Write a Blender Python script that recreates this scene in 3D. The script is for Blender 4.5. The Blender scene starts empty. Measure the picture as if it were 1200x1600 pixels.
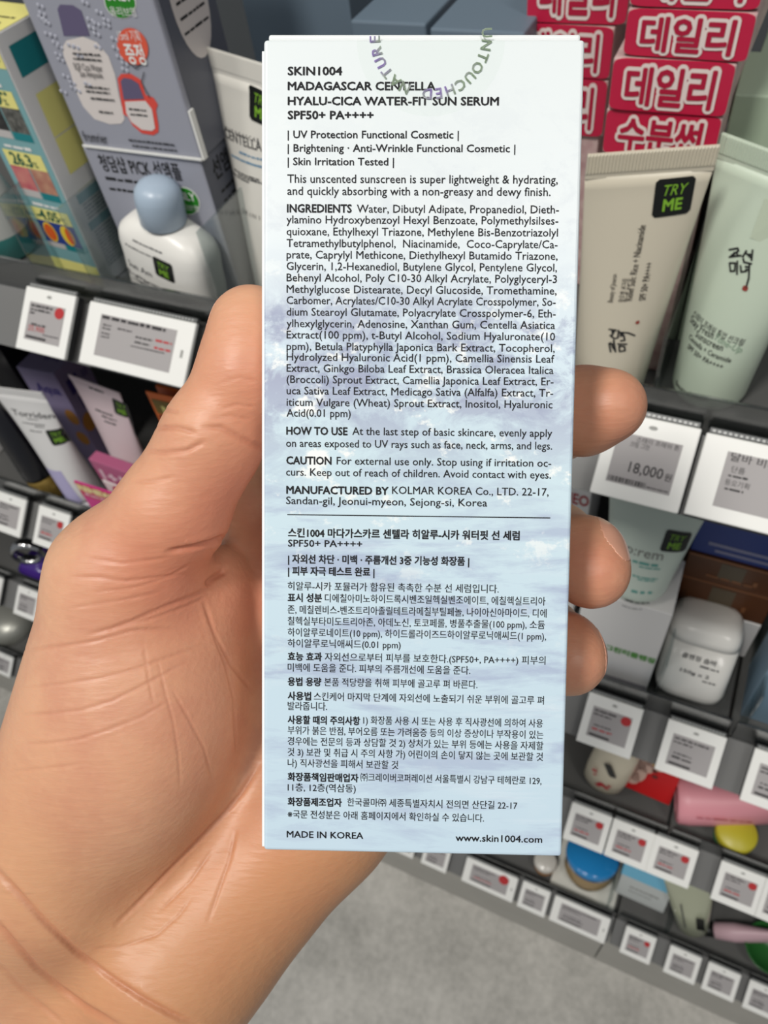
import bpy, bmesh, math, random
import numpy as np
from mathutils import Matrix, Vector

random.seed(7)
SC = bpy.context.scene
COL = SC.collection

# ------------------------------------------------------------------ camera, light, exposure
FPX, CX, CY = 1190.0, 600.0, 800.0          # focal length and centre for the 1200 x 1600 frame
RC = np.array([[0.90533844, 0.25887021, -0.33667273],   # columns: camera right, down, forward (world axes)
               [0.40932700, -0.74320400, 0.52925200],
               [-0.11320800, -0.61695500, -0.77881200]])
_x = RC[:, 0] / np.linalg.norm(RC[:, 0])
_z = RC[:, 2] - _x * (RC[:, 2] @ _x)
_z /= np.linalg.norm(_z)
RC = np.stack([_x, np.cross(_z, _x), _z], 1)
CAM = np.array([0.0, 0.0, 1.66])

cam_data = bpy.data.cameras.new('camera')
cam = bpy.data.objects.new('camera', cam_data)
COL.objects.link(cam)
cam_data.sensor_fit = 'VERTICAL'
cam_data.sensor_width = 27.0
cam_data.sensor_height = 36.0
cam_data.lens = FPX / 1600.0 * 36.0
cam_data.clip_start = 0.01
cam_data.clip_end = 50
cam_data.dof.use_dof = True
cam_data.dof.focus_distance = 0.135
cam_data.dof.aperture_fstop = 36.0
cam.matrix_world = Matrix([[RC[i, 0], -RC[i, 1], -RC[i, 2], CAM[i]] for i in range(3)] + [[0, 0, 0, 1]])
SC.camera = cam

SC.view_settings.view_transform = 'Standard'
SC.view_settings.look = 'None'
SC.view_settings.gamma = 1.0
SC.view_settings.use_curve_mapping = False
SC.view_settings.exposure = 0.05

world = bpy.data.worlds.new('store_ambient')
SC.world = world
world.use_nodes = True
world.node_tree.nodes['Background'].inputs[0].default_value = (0.80, 0.84, 0.88, 1)
world.node_tree.nodes['Background'].inputs[1].default_value = 0.25


def area(name, loc, target, sx, sy, power, col=(1, 0.965, 0.91)):
    l = bpy.data.lights.new(name, 'AREA')
    l.shape = 'RECTANGLE'
    l.size, l.size_y, l.energy, l.color = sx, sy, power, col
    o = bpy.data.objects.new(name, l)
    COL.objects.link(o)
    o.location = loc
    d = Vector(target) - Vector(loc)
    o.rotation_euler = d.to_track_quat('-Z', 'Y').to_euler()
    return o


area('ceiling_lamp', (-0.45, -1.28, 4.0), (0.0, 0.1, 1.5), 0.40, 0.40, 54)
area('ceiling_lamp', (-1.7, -0.9, 4.0), (-0.3, 0.2, 1.0), 0.4, 1.2, 15)
area('ceiling_lamp', (1.5, -0.9, 4.0), (0.2, 0.2, 1.0), 0.4, 1.2, 20)


# ------------------------------------------------------------------ helpers
def ray(px, py):
    return RC @ np.array([(px - CX) / FPX, (py - CY) / FPX, 1.0])


def on_y(px, py, y):
    """the point of the upright plane y = const seen at a pixel of the photograph"""
    r = ray(px, py)
    return CAM + r * (y / r[1])


def at(px, py, d):
    return CAM + ray(px, py) * d


def lin(c):
    out = []
    for v in c:
        v = v / 255.0
        out.append(v / 12.92 if v <= 0.04045 else ((v + 0.055) / 1.055) ** 2.4)
    return (*out, 1.0)


MATS = {}


def mat(name, col=(200, 200, 200), rough=0.5, metal=0.0, spec=0.5, coat=0.0, emit=None, noise=None):
    if name in MATS:
        return MATS[name]
    m = bpy.data.materials.new(name)
    m.use_nodes = True
    nt = m.node_tree
    b = nt.nodes['Principled BSDF']
    b.inputs['Base Color'].default_value = lin(col)
    b.inputs['Roughness'].default_value = rough
    b.inputs['Metallic'].default_value = metal
    b.inputs['Specular IOR Level'].default_value = spec
    b.inputs['Coat Weight'].default_value = coat
    if noise:                                            # (scale, second colour, amount of bump)
        tc = nt.nodes.new('ShaderNodeTexCoord')
        n = nt.nodes.new('ShaderNodeTexNoise')
        n.inputs['Scale'].default_value = noise[0]
        n.inputs['Detail'].default_value = 6
        r = nt.nodes.new('ShaderNodeValToRGB')
        r.color_ramp.elements[0].position = 0.35
        r.color_ramp.elements[1].position = 0.68
        r.color_ramp.elements[0].color = lin(noise[1])
        r.color_ramp.elements[1].color = lin(col)
        nt.links.new(tc.outputs['Object'], n.inputs['Vector'])
        nt.links.new(n.outputs['Fac'], r.inputs['Fac'])
        nt.links.new(r.outputs['Color'], b.inputs['Base Color'])
        if noise[2]:
            bp = nt.nodes.new('ShaderNodeBump')
            bp.inputs['Strength'].default_value = noise[2]
            bp.inputs['Distance'].default_value = 0.001
            nt.links.new(n.outputs['Fac'], bp.inputs['Height'])
            nt.links.new(bp.outputs['Normal'], b.inputs['Normal'])
    MATS[name] = m
    return m


def clear_mat(name, tint=(235, 240, 240), gloss=0.10, rough=0.08):
    """thin clear acrylic: see-through with a fresnel sheen"""
    if name in MATS:
        return MATS[name]
    m = bpy.data.materials.new(name)
    m.use_nodes = True
    nt = m.node_tree
    nt.nodes.remove(nt.nodes['Principled BSDF'])
    t = nt.nodes.new('ShaderNodeBsdfTransparent')
    t.inputs[0].default_value = lin(tint)
    g = nt.nodes.new('ShaderNodeBsdfGlossy')
    g.inputs['Roughness'].default_value = rough
    lw = nt.nodes.new('ShaderNodeLayerWeight')
    lw.inputs['Blend'].default_value = 0.35
    mr = nt.nodes.new('ShaderNodeMapRange')
    mr.inputs['To Min'].default_value = gloss * 0.5
    mr.inputs['To Max'].default_value = min(1, gloss * 5)
    mx = nt.nodes.new('ShaderNodeMixShader')
    nt.links.new(lw.outputs['Facing'], mr.inputs['Value'])
    nt.links.new(mr.outputs['Result'], mx.inputs['Fac'])
    nt.links.new(t.outputs[0], mx.inputs[1])
    nt.links.new(g.outputs[0], mx.inputs[2])
    nt.links.new(mx.outputs[0], nt.nodes['Material Output'].inputs['Surface'])
    MATS[name] = m
    return m


def link(name, me, parent=None, m=None, smooth=False):
    o = bpy.data.objects.new(name, me)
    COL.objects.link(o)
    if m is not None:
        for mm in (m if isinstance(m, (list, tuple)) else [m]):
            me.materials.append(mm)
    if smooth:
        me.polygons.foreach_set('use_smooth', [True] * len(me.polygons))
    if parent is not None:
        o.parent = parent
    return o


def raw(name, verts, faces, m, parent=None, smooth=False):
    me = bpy.data.meshes.new(name)
    me.from_pydata([tuple(map(float, v)) for v in verts], [], [tuple(map(int, f)) for f in faces])
    me.update()
    return link(name, me, parent, m, smooth)


def from_bm(name, bm, m, parent=None, smooth=False):
    me = bpy.data.meshes.new(name)
    bmesh.ops.recalc_face_normals(bm, faces=bm.faces)
    bm.to_mesh(me)
    bm.free()
    return link(name, me, parent, m, smooth)


def pose(yaw=0, tilt=0, roll=0):
    """tilt > 0 leans the top backwards, roll > 0 leans it to the right, yaw turns counter-clockwise"""
    return Matrix.Rotation(math.radians(yaw), 4, 'Z') @ Matrix.Rotation(math.radians(-tilt), 4, 'X') @ Matrix.Rotation(math.radians(roll), 4, 'Y')


def thing(name, label, cat, loc, yaw=0, tilt=0, roll=0, group=None):
    o = bpy.data.objects.new(name, None)
    COL.objects.link(o)
    o.empty_display_size = 0.02
    o.matrix_world = Matrix.Translation(Vector([float(v) for v in loc])) @ pose(yaw, tilt, roll)
    o['label'], o['category'] = label, cat
    if group:
        o['group'] = group
    return o


def tag_props(o, label, cat, group=None):
    o['label'], o['category'] = label, cat
    if group:
        o['group'] = group
    return o


def face_uv(root, px, py, y=0.0):
    """where a pixel of the photograph meets the local plane y = const of a thing: local (x, z)"""
    mi = np.array(root.matrix_world.inverted())
    o = mi[:3, :3] @ CAM + mi[:3, 3]
    d = mi[:3, :3] @ ray(px, py)
    p = o + d * ((y - o[1]) / d[1])
    return float(p[0]), float(p[2])


def surface_uv(root, warp):
    """like face_uv, but on the curved front of a tube or bottle"""
    def f(px, py):
        y = -.010
        for _ in range(8):
            u, v = face_uv(root, px, py, y)
            y = .5 * y + .5 * warp(u, v)[1]
        return u, v
    return f


def top_uv(root, px, py, z):
    mi = np.array(root.matrix_world.inverted())
    o = mi[:3, :3] @ CAM + mi[:3, 3]
    d = mi[:3, :3] @ ray(px, py)
    p = o + d * ((z - o[2]) / d[2])
    return float(p[0]), float(p[1])


def box_bm(x0, x1, y0, y1, z0, z1, bev=0.0, seg=2, bm=None):
    new = bm is None
    if new:
        bm = bmesh.new()
    r = bmesh.ops.create_cube(bm, size=1.0)
    for v in r['verts']:
        v.co = Vector((x0 if v.co.x < 0 else x1, y0 if v.co.y < 0 else y1, z0 if v.co.z < 0 else z1))
    if bev > 0:
        ed = {e for v in r['verts'] for e in v.link_edges}
        bmesh.ops.bevel(bm, geom=list(ed), offset=bev, segments=seg, affect='EDGES', profile=0.5)
    return bm


def box(name, x0, x1, y0, y1, z0, z1, m, parent=None, bev=0.0, seg=2, smooth=False):
    return from_bm(name, box_bm(x0, x1, y0, y1, z0, z1, bev, seg), m, parent, smooth)


def lathe(name, prof, m, parent=None, seg=40, origin=(0, 0, 0), smooth=True):
    verts, faces = [], []
    n = len(prof)
    for i in range(seg):
        a = 2 * math.pi * i / seg
        for r, z in prof:
            verts.append((origin[0] + r * math.cos(a), origin[1] + r * math.sin(a), origin[2] + z))
    for i in range(seg):
        j = (i + 1) % seg
        for k in range(n - 1):
            faces.append((i * n + k, j * n + k, j * n + k + 1, i * n + k + 1))
    o = raw(name, verts, faces, m, parent, smooth)
    bm = bmesh.new()
    bm.from_mesh(o.data)
    bmesh.ops.remove_doubles(bm, verts=bm.verts, dist=1e-6)
    bmesh.ops.recalc_face_normals(bm, faces=bm.faces)
    bm.to_mesh(o.data)
    bm.free()
    return o


def loft(name, secs, m, parent=None, seg=48, power=2.0, smooth=True, caps=True):
    """secs: (z, half width, half depth[, y offset[, power]])"""
    verts, faces = [], []
    for s in secs:
        z, a, b = s[:3]
        yo = s[3] if len(s) > 3 else 0.0
        pw = s[4] if len(s) > 4 else power
        for i in range(seg):
            t = 2 * math.pi * i / seg
            c, sn = math.cos(t), math.sin(t)
            verts.append((a * math.copysign(abs(c) ** (2 / pw), c), yo + b * math.copysign(abs(sn) ** (2 / pw), sn), z))
    for k in range(len(secs) - 1):
        for i in range(seg):
            j = (i + 1) % seg
            faces.append((k * seg + i, k * seg + j, (k + 1) * seg + j, (k + 1) * seg + i))
    if caps:
        faces.append(tuple(range(seg - 1, -1, -1)))
        faces.append(tuple((len(secs) - 1) * seg + i for i in range(seg)))
    return raw(name, verts, faces, m, parent, smooth)


_TX = {}


def text_geo(s, bold=0.0):
    key = (s, bold)
    if key not in _TX:
        c = bpy.data.curves.new('lettering', 'FONT')
        c.body, c.size, c.offset, c.resolution_u, c.dimensions, c.fill_mode = s, 1.0, bold, 2, '2D', 'FRONT'
        o = bpy.data.objects.new('lettering', c)
        me = o.to_mesh()
        vs = np.empty(len(me.vertices) * 3)
        me.vertices.foreach_get('co', vs)
        vs = vs.reshape(-1, 3)[:, :2].copy()
        fs = [tuple(p.vertices) for p in me.polygons]
        o.to_mesh_clear()
        bpy.data.objects.remove(o)
        bpy.data.curves.remove(c)
        _TX[key] = (vs, fs)
    return _TX[key]


class Print:
    """flat print on a surface: text, bars, outlines in (u, v), joined into one mesh"""

    def __init__(self):
        self.v, self.f, self.l = [], [], []

    def add(self, pts, faces, layers=None):
        n = len(self.v)
        self.l += list(layers) if layers is not None else [0] * len(pts)
        self.v += [tuple(p) for p in pts]
        self.f += [tuple(i + n for i in f) for f in faces]

    def text(self, s, u, v, h, width=None, bold=0.0, align='l', rot=0.0, shear=0.0, maxw=None):
        vs, fs = text_geo(s, 0.0)
        if not len(vs):
            return
        p = vs.copy()
        lay = [0] * len(p)
        if bold > 0:                                     # heavier strokes: the glyphs repeated around themselves
            n = 4 if bold < .02 else (8 if bold < .05 else 16)
            q, g = [], []
            for i in range(n):
                g += [tuple(j + i * len(p) for j in f) for f in fs]
                a = 2 * math.pi * (i + .5) / n
                q.append(p + np.array([math.cos(a), math.sin(a)]) * bold)
            lay = [i for i in range(n) for _ in range(len(p))]
            p, fs = np.concatenate(q), g
        x0, x1 = p[:, 0].min(), p[:, 0].max()
        p[:, 0] -= x0
        w = x1 - x0
        sx = (width / w) if width else h
        p[:, 0] *= sx
        p[:, 1] *= h
        w *= sx
        p[:, 0] += p[:, 1] * shear
        if align == 'c':
            p[:, 0] -= w / 2
        elif align == 'r':
            p[:, 0] -= w
        c, s_ = math.cos(rot), math.sin(rot)
        q = np.stack([u + p[:, 0] * c - p[:, 1] * s_, v + p[:, 0] * s_ + p[:, 1] * c], 1)
        self.add(q, fs, lay)

    def fit(self, s, u0, v0, u1, v1, bold=0.0):
        """text scaled to fill a rectangle (measured without the extra weight)"""
        p = text_geo(s, 0.0)[0]
        h = (v1 - v0) / (p[:, 1].max() - p[:, 1].min())
        n0 = len(self.v)
        self.text(s, 0, 0, h, bold=bold)
        a, b = p[:, 0].min(), p[:, 0].max()
        k = (u1 - u0) / ((b - a) * h)
        e = bold * h if bold else 0
        new = self.v[n0:]
        self.v[n0:] = [(u0 + (x - (e if bold else 0)) * 1.0 * k + 0.0, v0 + y - p[:, 1].min() * h) for x, y in new]

    def rect(self, u0, v0, u1, v1):
        self.add([(u0, v0), (u1, v0), (u1, v1), (u0, v1)], [(0, 1, 2, 3)])

    def grid(self, u0, v0, u1, v1, nu=12, nv=12, corner=0.0):
        for i in range(nu):
            for j in range(nv):
                a0, a1 = u0 + (u1 - u0) * i / nu, u0 + (u1 - u0) * (i + 1) / nu
                b0, b1 = v0 + (v1 - v0) * j / nv, v0 + (v1 - v0) * (j + 1) / nv
                q = [(a0, b0), (a1, b0), (a1, b1), (a0, b1)]
                if corner and i in (0, nu - 1) and j in (0, nv - 1):
                    k = {(0, 0): 0, (1, 0): 1, (1, 1): 2, (0, 1): 3}[(int(i > 0), int(j > 0))]
                    q.pop(k)
                self.add(q, [tuple(range(len(q)))])

    def poly(self, pts):
        self.add(pts, [tuple(range(len(pts)))])

    def ellipse(self, u, v, a, b, rot=0.0, n=28, pw=2.0):
        pts = []
        for i in range(n):
            t = 2 * math.pi * i / n
            ct, st = math.cos(t), math.sin(t)
            x, y = a * math.copysign(abs(ct) ** (2 / pw), ct), b * math.copysign(abs(st) ** (2 / pw), st)
            pts.append((u + x * math.cos(rot) - y * math.sin(rot), v + x * math.sin(rot) + y * math.cos(rot)))
        self.poly(pts)

    def stroke(self, pts, w):
        for (a, b) in zip(pts[:-1], pts[1:]):
            dx, dy = b[0] - a[0], b[1] - a[1]
            l = math.hypot(dx, dy) or 1e-9
            nx, ny = -dy / l * w / 2, dx / l * w / 2
            ex, ey = dx / l * w * .25, dy / l * w * .25
            self.add([(a[0] - ex + nx, a[1] - ey + ny), (a[0] - ex - nx, a[1] - ey - ny), (b[0] + ex - nx, b[1] + ey - ny), (b[0] + ex + nx, b[1] + ey + ny)], [(0, 1, 2, 3)])

    def smudge(self, u0, u1, v, h, seed=0):
        """a line of print too small to read: a broken bar"""
        r = random.Random(seed)
        u = u0
        while u < u1:
            w = r.uniform(1.2, 4.5) * h
            self.rect(u, v, min(u + w, u1), v + h * r.uniform(.7, 1.0))
            u += w + h * r.uniform(.35, .7)

    def build(self, name, m, parent, y=-0.0002, plane='front', warp=None):
        if not self.v:
            return None
        if warp:
            vs = [warp(u, v) for u, v in self.v]
            vs = [(a, b - l * 4e-6, c) for (a, b, c), l in zip(vs, self.l)]
        elif plane == 'front':
            vs = [(u, y - l * 4e-6, v) for (u, v), l in zip(self.v, self.l)]
        elif plane == 'top':
            vs = [(u, v, y + l * 4e-6) for (u, v), l in zip(self.v, self.l)]
        elif plane == 'right':                      # u runs backwards (+y), v up, y is the x position
            vs = [(y + l * 4e-6, u, v) for (u, v), l in zip(self.v, self.l)]
        return raw(name, vs, self.f, m, parent)


WHITE = mat('white_card', (238, 238, 234), 0.45)
BLACK = mat('black_ink', (26, 26, 28), 0.6)
DKGREY = mat('dark_grey_plastic', (52, 53, 55), 0.45)
TRYBLACK = mat('sticker_black', (14, 16, 14), 0.35)
TRYGREEN = mat('sticker_green', (126, 178, 48), 0.5)
STEEL = mat('shelf_steel', (92, 92, 90), 0.45, noise=(9, (84, 84, 83), 0))
ACRYL = clear_mat('clear_acrylic')

# ------------------------------------------------------------------ floor and shelving unit
DECK = (1.352, 1.030, 0.747, 0.297)        # heights of the four shelf decks
TAGZ = (1.352, 1.026, 0.743, 0.293)        # heights of the price-tag centres
TAGY = 0.285
LIPY = 0.309


def floor_mat():
    m = mat('polished_concrete', (150, 148, 142), 0.42)
    nt = m.node_tree
    b = nt.nodes['Principled BSDF']
    tc = nt.nodes.new('ShaderNodeTexCoord')
    n1 = nt.nodes.new('ShaderNodeTexNoise')
    n1.inputs['Scale'].default_value = 7
    n1.inputs['Detail'].default_value = 9
    n1.inputs['Roughness'].default_value = 0.68
    n2 = nt.nodes.new('ShaderNodeTexNoise')
    n2.inputs['Scale'].default_value = 75
    n2.inputs['Detail'].default_value = 4
    ad = nt.nodes.new('ShaderNodeMix')
    ad.data_type = 'FLOAT'
    ad.inputs[0].default_value = 0.3
    r = nt.nodes.new('ShaderNodeValToRGB')
    r.color_ramp.elements[0].position = 0.32
    r.color_ramp.elements[0].color = lin((150, 148, 142))
    r.color_ramp.elements[1].position = 0.68
    r.color_ramp.elements[1].color = lin((206, 203, 196))
    nt.links.new(tc.outputs['Object'], n1.inputs['Vector'])
    nt.links.new(tc.outputs['Object'], n2.inputs['Vector'])
    nt.links.new(n1.outputs['Fac'], ad.inputs[2])
    nt.links.new(n2.outputs['Fac'], ad.inputs[3])
    nt.links.new(ad.outputs[0], r.inputs['Fac'])
    nt.links.new(r.outputs['Color'], b.inputs['Base Color'])
    return m


fl = box('floor', -3.2, 2.2, -1.6, 1.2, -0.05, 0.0, floor_mat())
fl['kind'] = 'structure'
wl = box('wall_back', -3.2, 2.2, 0.70, 0.80, 0.0, 2.9, mat('dark_wall', (70, 72, 74), 0.7))
wl['kind'] = 'structure'

SEAM = float(on_y(927, 1503, 0.285)[0])
BAYS = ((-1.72, SEAM - 0.0012, 'grey shelving unit with sloped price rails, left of the seam in the kick plate'),
        (SEAM + 0.0012, 1.02, 'grey shelving unit with sloped price rails, right of the seam in the kick plate'))
KICK = mat('kick_plate_paint', (178, 176, 169), 0.5, noise=(14, (172, 170, 163), 0))
LIPM = clear_mat('lip_acrylic', (176, 180, 180), 0.16, .2)
RAILM = mat('rail_grey', (112, 112, 111), 0.4)
for bx0, bx1, lab in BAYS:
    u = thing('shelving_unit', lab, 'shelf', ((bx0 + bx1) / 2, 0.45, 0.0), group='shelving units along the aisle')
    cx0, cx1 = bx0 - (bx0 + bx1) / 2, bx1 - (bx0 + bx1) / 2
    Y = lambda y: y - 0.45
    box('back_panel', cx0, cx1, Y(0.655), Y(0.67), 0.02, 2.1, mat('back_panel_grey', (78, 82, 85), 0.5), u)
    box('kick_plate', cx0, cx1, Y(0.292), Y(0.31), 0.0, 0.268, KICK, u, bev=0.001)
    for z, tz in zip(DECK, TAGZ):
        box('shelf_deck', cx0, cx1, Y(0.3105), Y(0.654), z - 0.018, z, STEEL, u, bev=0.001)
        # rail: an inclined channel in front of the deck, its face tilted up like the tags
        c, s = math.cos(math.radians(49)), math.sin(math.radians(49))
        def pt(a, n):                                    # a up the slope, n out of the slope
            return (Y(TAGY + 0.0085) + a * s - n * c, tz - 0.006 + a * c + n * s)
        prof = [pt(-0.025, 0), pt(0.018, 0), (Y(0.3100), z - 0.001), (Y(0.3100), z - 0.030), pt(-0.025, -0.006)]
        vs = [(x, y, zz) for x in (cx0, cx1) for y, zz in prof]
        n = len(prof)
        fs = [tuple(range(n))[::-1], tuple(range(n, 2 * n))] + [(i, (i + 1) % n, n + (i + 1) % n, n + i) for i in range(n)]
        raw('price_rail', vs, fs, RAILM, u)
        box('acrylic_lip', cx0 + 0.001, cx1 - 0.001, Y(LIPY - 0.0022), Y(LIPY), z + 0.0005, z + 0.031, LIPM, u, bev=0.0004)
    for x in (cx0 + 0.004, cx1 - 0.004):
        box('upright', x - 0.003, x + 0.003, Y(0.31), Y(0.655), 0.0, 0.26, STEEL, u)


DIVIDERS = []


def divider(px, py, z, deck, label, depth=0.16, h=0.075):
    """clear acrylic divider between two facings: its front foot is seen at a pixel on the lip"""
    p = on_y(px, py, LIPY + 0.004)
    o = box('acrylic_divider', -0.0009, 0.0009, 0, depth, 0, h, ACRYL, None, bev=0.0003)
    o.location = (float(p[0]), LIPY + 0.002, z + 0.0006)
    tag_props(o, label, 'divider', 'acrylic dividers between the facings')
    return o


# ------------------------------------------------------------------ electronic price tags
TAGWHITE = mat('tag_white', (236, 236, 232), 0.42)
TAGBACK = mat('tag_back_black', (34, 36, 38), 0.45)
SCREEN = mat('e_paper_grey', (164, 160, 160), 0.55)
INK = mat('e_paper_black', (42, 40, 42), 0.6)
INKRED = mat('e_paper_red', (178, 40, 44), 0.6)
CLIP = mat('clip_grey', (86, 88, 88), 0.35)
CLIPW = mat('clip_ridge', (186, 188, 186), 0.4)
TILT = math.radians(49)


def price_tag(px, py, row, label, wide=False, dot=None, draw=None, seed=0, x=None):
    xx = float(on_y(px, py, TAGY)[0]) if x is None else x
    W, H = (0.088, 0.0425) if wide else (0.0455, 0.0445)
    o = bpy.data.objects.new('price_tag', None)
    COL.objects.link(o)
    o.empty_display_size = 0.02
    # local x right, z up the slope, -y out of the face
    o.matrix_world = Matrix.Translation((xx, TAGY, TAGZ[row])) @ Matrix.Rotation(-TILT, 4, 'X')
    tag_props(o, label, 'price tag', 'electronic price tags on shelf level %s' % ('one', 'two', 'three', 'four')[row])
    box('tag_back', -W / 2, W / 2, 0.0015, 0.0062, -H / 2, H / 2, TAGBACK, o, bev=0.0008)
    box('tag_frame', -W / 2, W / 2, -0.002, 0.0015, -H / 2, H / 2, TAGWHITE, o, bev=0.0008)
    if wide:
        sx0, sx1, sz0, sz1 = -W / 2 + .012, W / 2 - .013, -H / 2 + .0075, H / 2 - .007
    else:
        sx0, sx1, sz0, sz1 = -W / 2 + .0065, W / 2 - .0065, -H / 2 + .008, H / 2 - .010
    scr = box('screen', sx0, sx1, -0.00225, -0.001, sz0, sz1, SCREEN, o)
    b, r = Print(), Print()
    w, h = sx1 - sx0, sz1 - sz0
    U = lambda a: sx0 + a * w
    V = lambda a: sz0 + a * h
    if draw:
        draw(b, r, U, V, w, h)
    else:
        b.smudge(U(.05), U(.62 if dot else .9), V(.86), .0016, seed)
        b.smudge(U(.05), U(.5), V(.74), .0014, seed + 1)
        b.smudge(U(.12), U(.55), V(.40), .0012, seed + 2)
        (r if dot else b).smudge(U(.10), U(.60), V(.26), .0018, seed + 3)
        b.rect(U(.06), V(.05), U(.58), V(.12))
    if dot:
        r.ellipse(U(.86), V(.84), w * .13, w * .12)
    b.build('screen_lettering', INK, scr, -0.0024)
    r.build('red_lettering', INKRED, scr, -0.00245)
    k = Print()
    if wide:
        k.rect(W / 2 - .0072, -.0025, W / 2 - .0052, .0025)
    else:
        k.ellipse(0, H / 2 - .0048, .0022, .0011)
    k.build('sensor_mark', mat('sensor_grey', (150, 150, 146), .5), o, -0.0021)
    cl = box('mounting_clip', -W / 2 + .001, W / 2 - .001, -0.0005, 0.0028, H / 2 + .0002, H / 2 + .0032, CLIP, o, bev=.0005)
    rg = Print()
    for i in range(int(W / .0026)):
        uu = -W / 2 + .0025 + i * .0026
        if uu < W / 2 - .003:
            rg.rect(uu, H / 2 + .0010, uu + .0013, H / 2 + .0021)
    rg.build('clip_ridges', CLIPW, cl, -0.0007)
    return o

# tags on the top shelf
def d_left(b, r, U, V, w, h):
    b.smudge(U(.05), U(.66), V(.88), .0017, 3)
    b.smudge(U(.05), U(.62), V(.78), .0015, 4)
    b.smudge(U(.05), U(.2), V(.69), .0013, 5)
    b.smudge(U(.14), U(.55), V(.40), .0014, 6)
    r.text('25,900', U(.08), V(.25), .0052, width=w * .46)
    b.rect(U(.05), V(.05), U(.62), V(.115))
    b.smudge(U(.52), U(.95), V(.19), .0009, 8)


def d_wide(b, r, U, V, w, h):
    b.smudge(U(.02), U(.86), V(.90), .0024, 11)
    for k, v in enumerate((.74, .66, .54, .46)):
        b.smudge(U(.05), U(.16), V(v), .0011, 12 + k)
    b.smudge(U(.25), U(.44), V(.72), .0011, 17)
    b.smudge(U(.5), U(.72), V(.62), .0013, 18)
    r.smudge(U(.76), U(.97), V(.64), .0016, 19)
    b.smudge(U(.5), U(.7), V(.50), .0013, 20)
    r.smudge(U(.76), U(.97), V(.47), .0016, 21)
    b.smudge(U(.46), U(.9), V(.40), .0008, 22)


def d_18000(b, r, U, V, w, h):
    b.text('스테이 프레쉬 톤', U(.30), V(.88), .0031, width=w * .66)
    b.text('크림 그린', U(.22), V(.77), .0031, width=w * .3)
    b.text('18,000', U(.30), V(.27), .0078, width=w * .53, bold=.012)
    b.text('원', U(.86), V(.27), .0044, bold=.01)
    rr = random.Random(4)
    u = U(.03)
    while u < U(.62):
        ww = rr.choice((.0003, .0005, .0008))
        b.rect(u, V(.03), u + ww, V(.13))
        u += ww + rr.choice((.0003, .0005))
    b.smudge(U(.64), U(.97), V(.05), .0007, 9)


def d_dalba(b, r, U, V, w, h):
    b.text('달바 비디 썬크림', U(.03), V(.86), .0048, width=w * .62, bold=.008)
    b.text('단품', U(.06), V(.66), .0036, width=w * .10)
    b.smudge(U(.05), U(.2), V(.57), .0012, 31)
    b.text('등오기획', U(.04), V(.42), .0034, width=w * .18)
    b.smudge(U(.05), U(.19), V(.33), .0012, 32)


price_tag(68, 495, 0, 'square white price tag with a red dot, 25,900 in red, below the teal carton', dot=True, draw=d_left)
price_tag(204, 515, 0, 'wide white price tag below the blue-capped white bottle', wide=True, draw=d_wide)
price_tag(372, 545, 0, 'white price tag on the top rail partly hidden by the thumb', seed=40)
price_tag(1004, 733, 0, 'square white price tag reading 18,000 below the beige tube', draw=d_18000)
price_tag(0, 0, 0, 'wide white price tag cut off by the right edge below the mint tube', wide=True, draw=d_dalba, x=0.0517)
# second shelf
price_tag(75, 818, 1, 'square white price tag with a red dot below the grey white tube with lilac band', dot=True, seed=50)
price_tag(8, 795, 1, 'white price tag cut off by the left edge, below the black tube', seed=55)
price_tag(953, 1131, 1, 'square white price tag with a red dot right under the ring fingertip', dot=True, seed=60)
price_tag(1079, 1176, 1, 'square white price tag without red dot below the white soap tub', seed=65)
price_tag(1213, 1228, 1, 'white price tag cut off by the right edge below the slate blue carton', seed=70)
# third shelf
price_tag(50, 950, 2, 'white price tag with a purple reflection below the purple box, touching the hand outline', seed=75)
price_tag(0, 935, 2, 'white price tag cut off by the left edge below the silver ring', seed=80)
price_tag(918, 1292, 2, 'square white price tag with red dot beside the held carton, above the blue jar lid', dot=True, seed=85)
price_tag(984, 1318, 2, 'square white price tag with red dot, middle of the three touching ones', dot=True, seed=90)
price_tag(1050, 1345, 2, 'square white price tag with red dot above the light blue carton, third of three', dot=True, seed=95)
price_tag(1157, 1384, 2, 'square white price tag with red dot standing alone above the frosted tube', dot=True, seed=100)
price_tag(1226, 1412, 2, 'white price tag mostly outside the right edge above the green bowl', seed=105)
# bottom shelf
price_tag(16, 1047, 3, 'small far white price tag on the lowest rail at the left edge', seed=110)
price_tag(634, 1324, 3, 'white price tag peeking out under the held carton next to the wrist side', seed=112)
price_tag(683, 1342, 3, 'square white price tag half hidden under the held carton on the lowest rail', seed=115)
price_tag(765, 1373, 3, 'wide white price tag with red dot on the lowest rail below the navy box', wide=True, dot=True, seed=120)
price_tag(834, 1405, 3, 'square white price tag below the small amber jar on the lowest rail', seed=125)
price_tag(906, 1435, 3, 'wide white price tag left of the kick plate seam below the blue-lidded jar', wide=True, seed=130)
price_tag(997, 1476, 3, 'square white price tag with red dot right of the kick plate seam', dot=True, seed=135)
price_tag(1066, 1507, 3, 'square white price tag second to the right of the kick plate seam', seed=140)
price_tag(1129, 1532, 3, 'square white price tag third to the right of the kick plate seam', seed=145)
price_tag(1197, 1560, 3, 'white price tag cut by the right edge on the lowest rail', seed=150)

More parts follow.
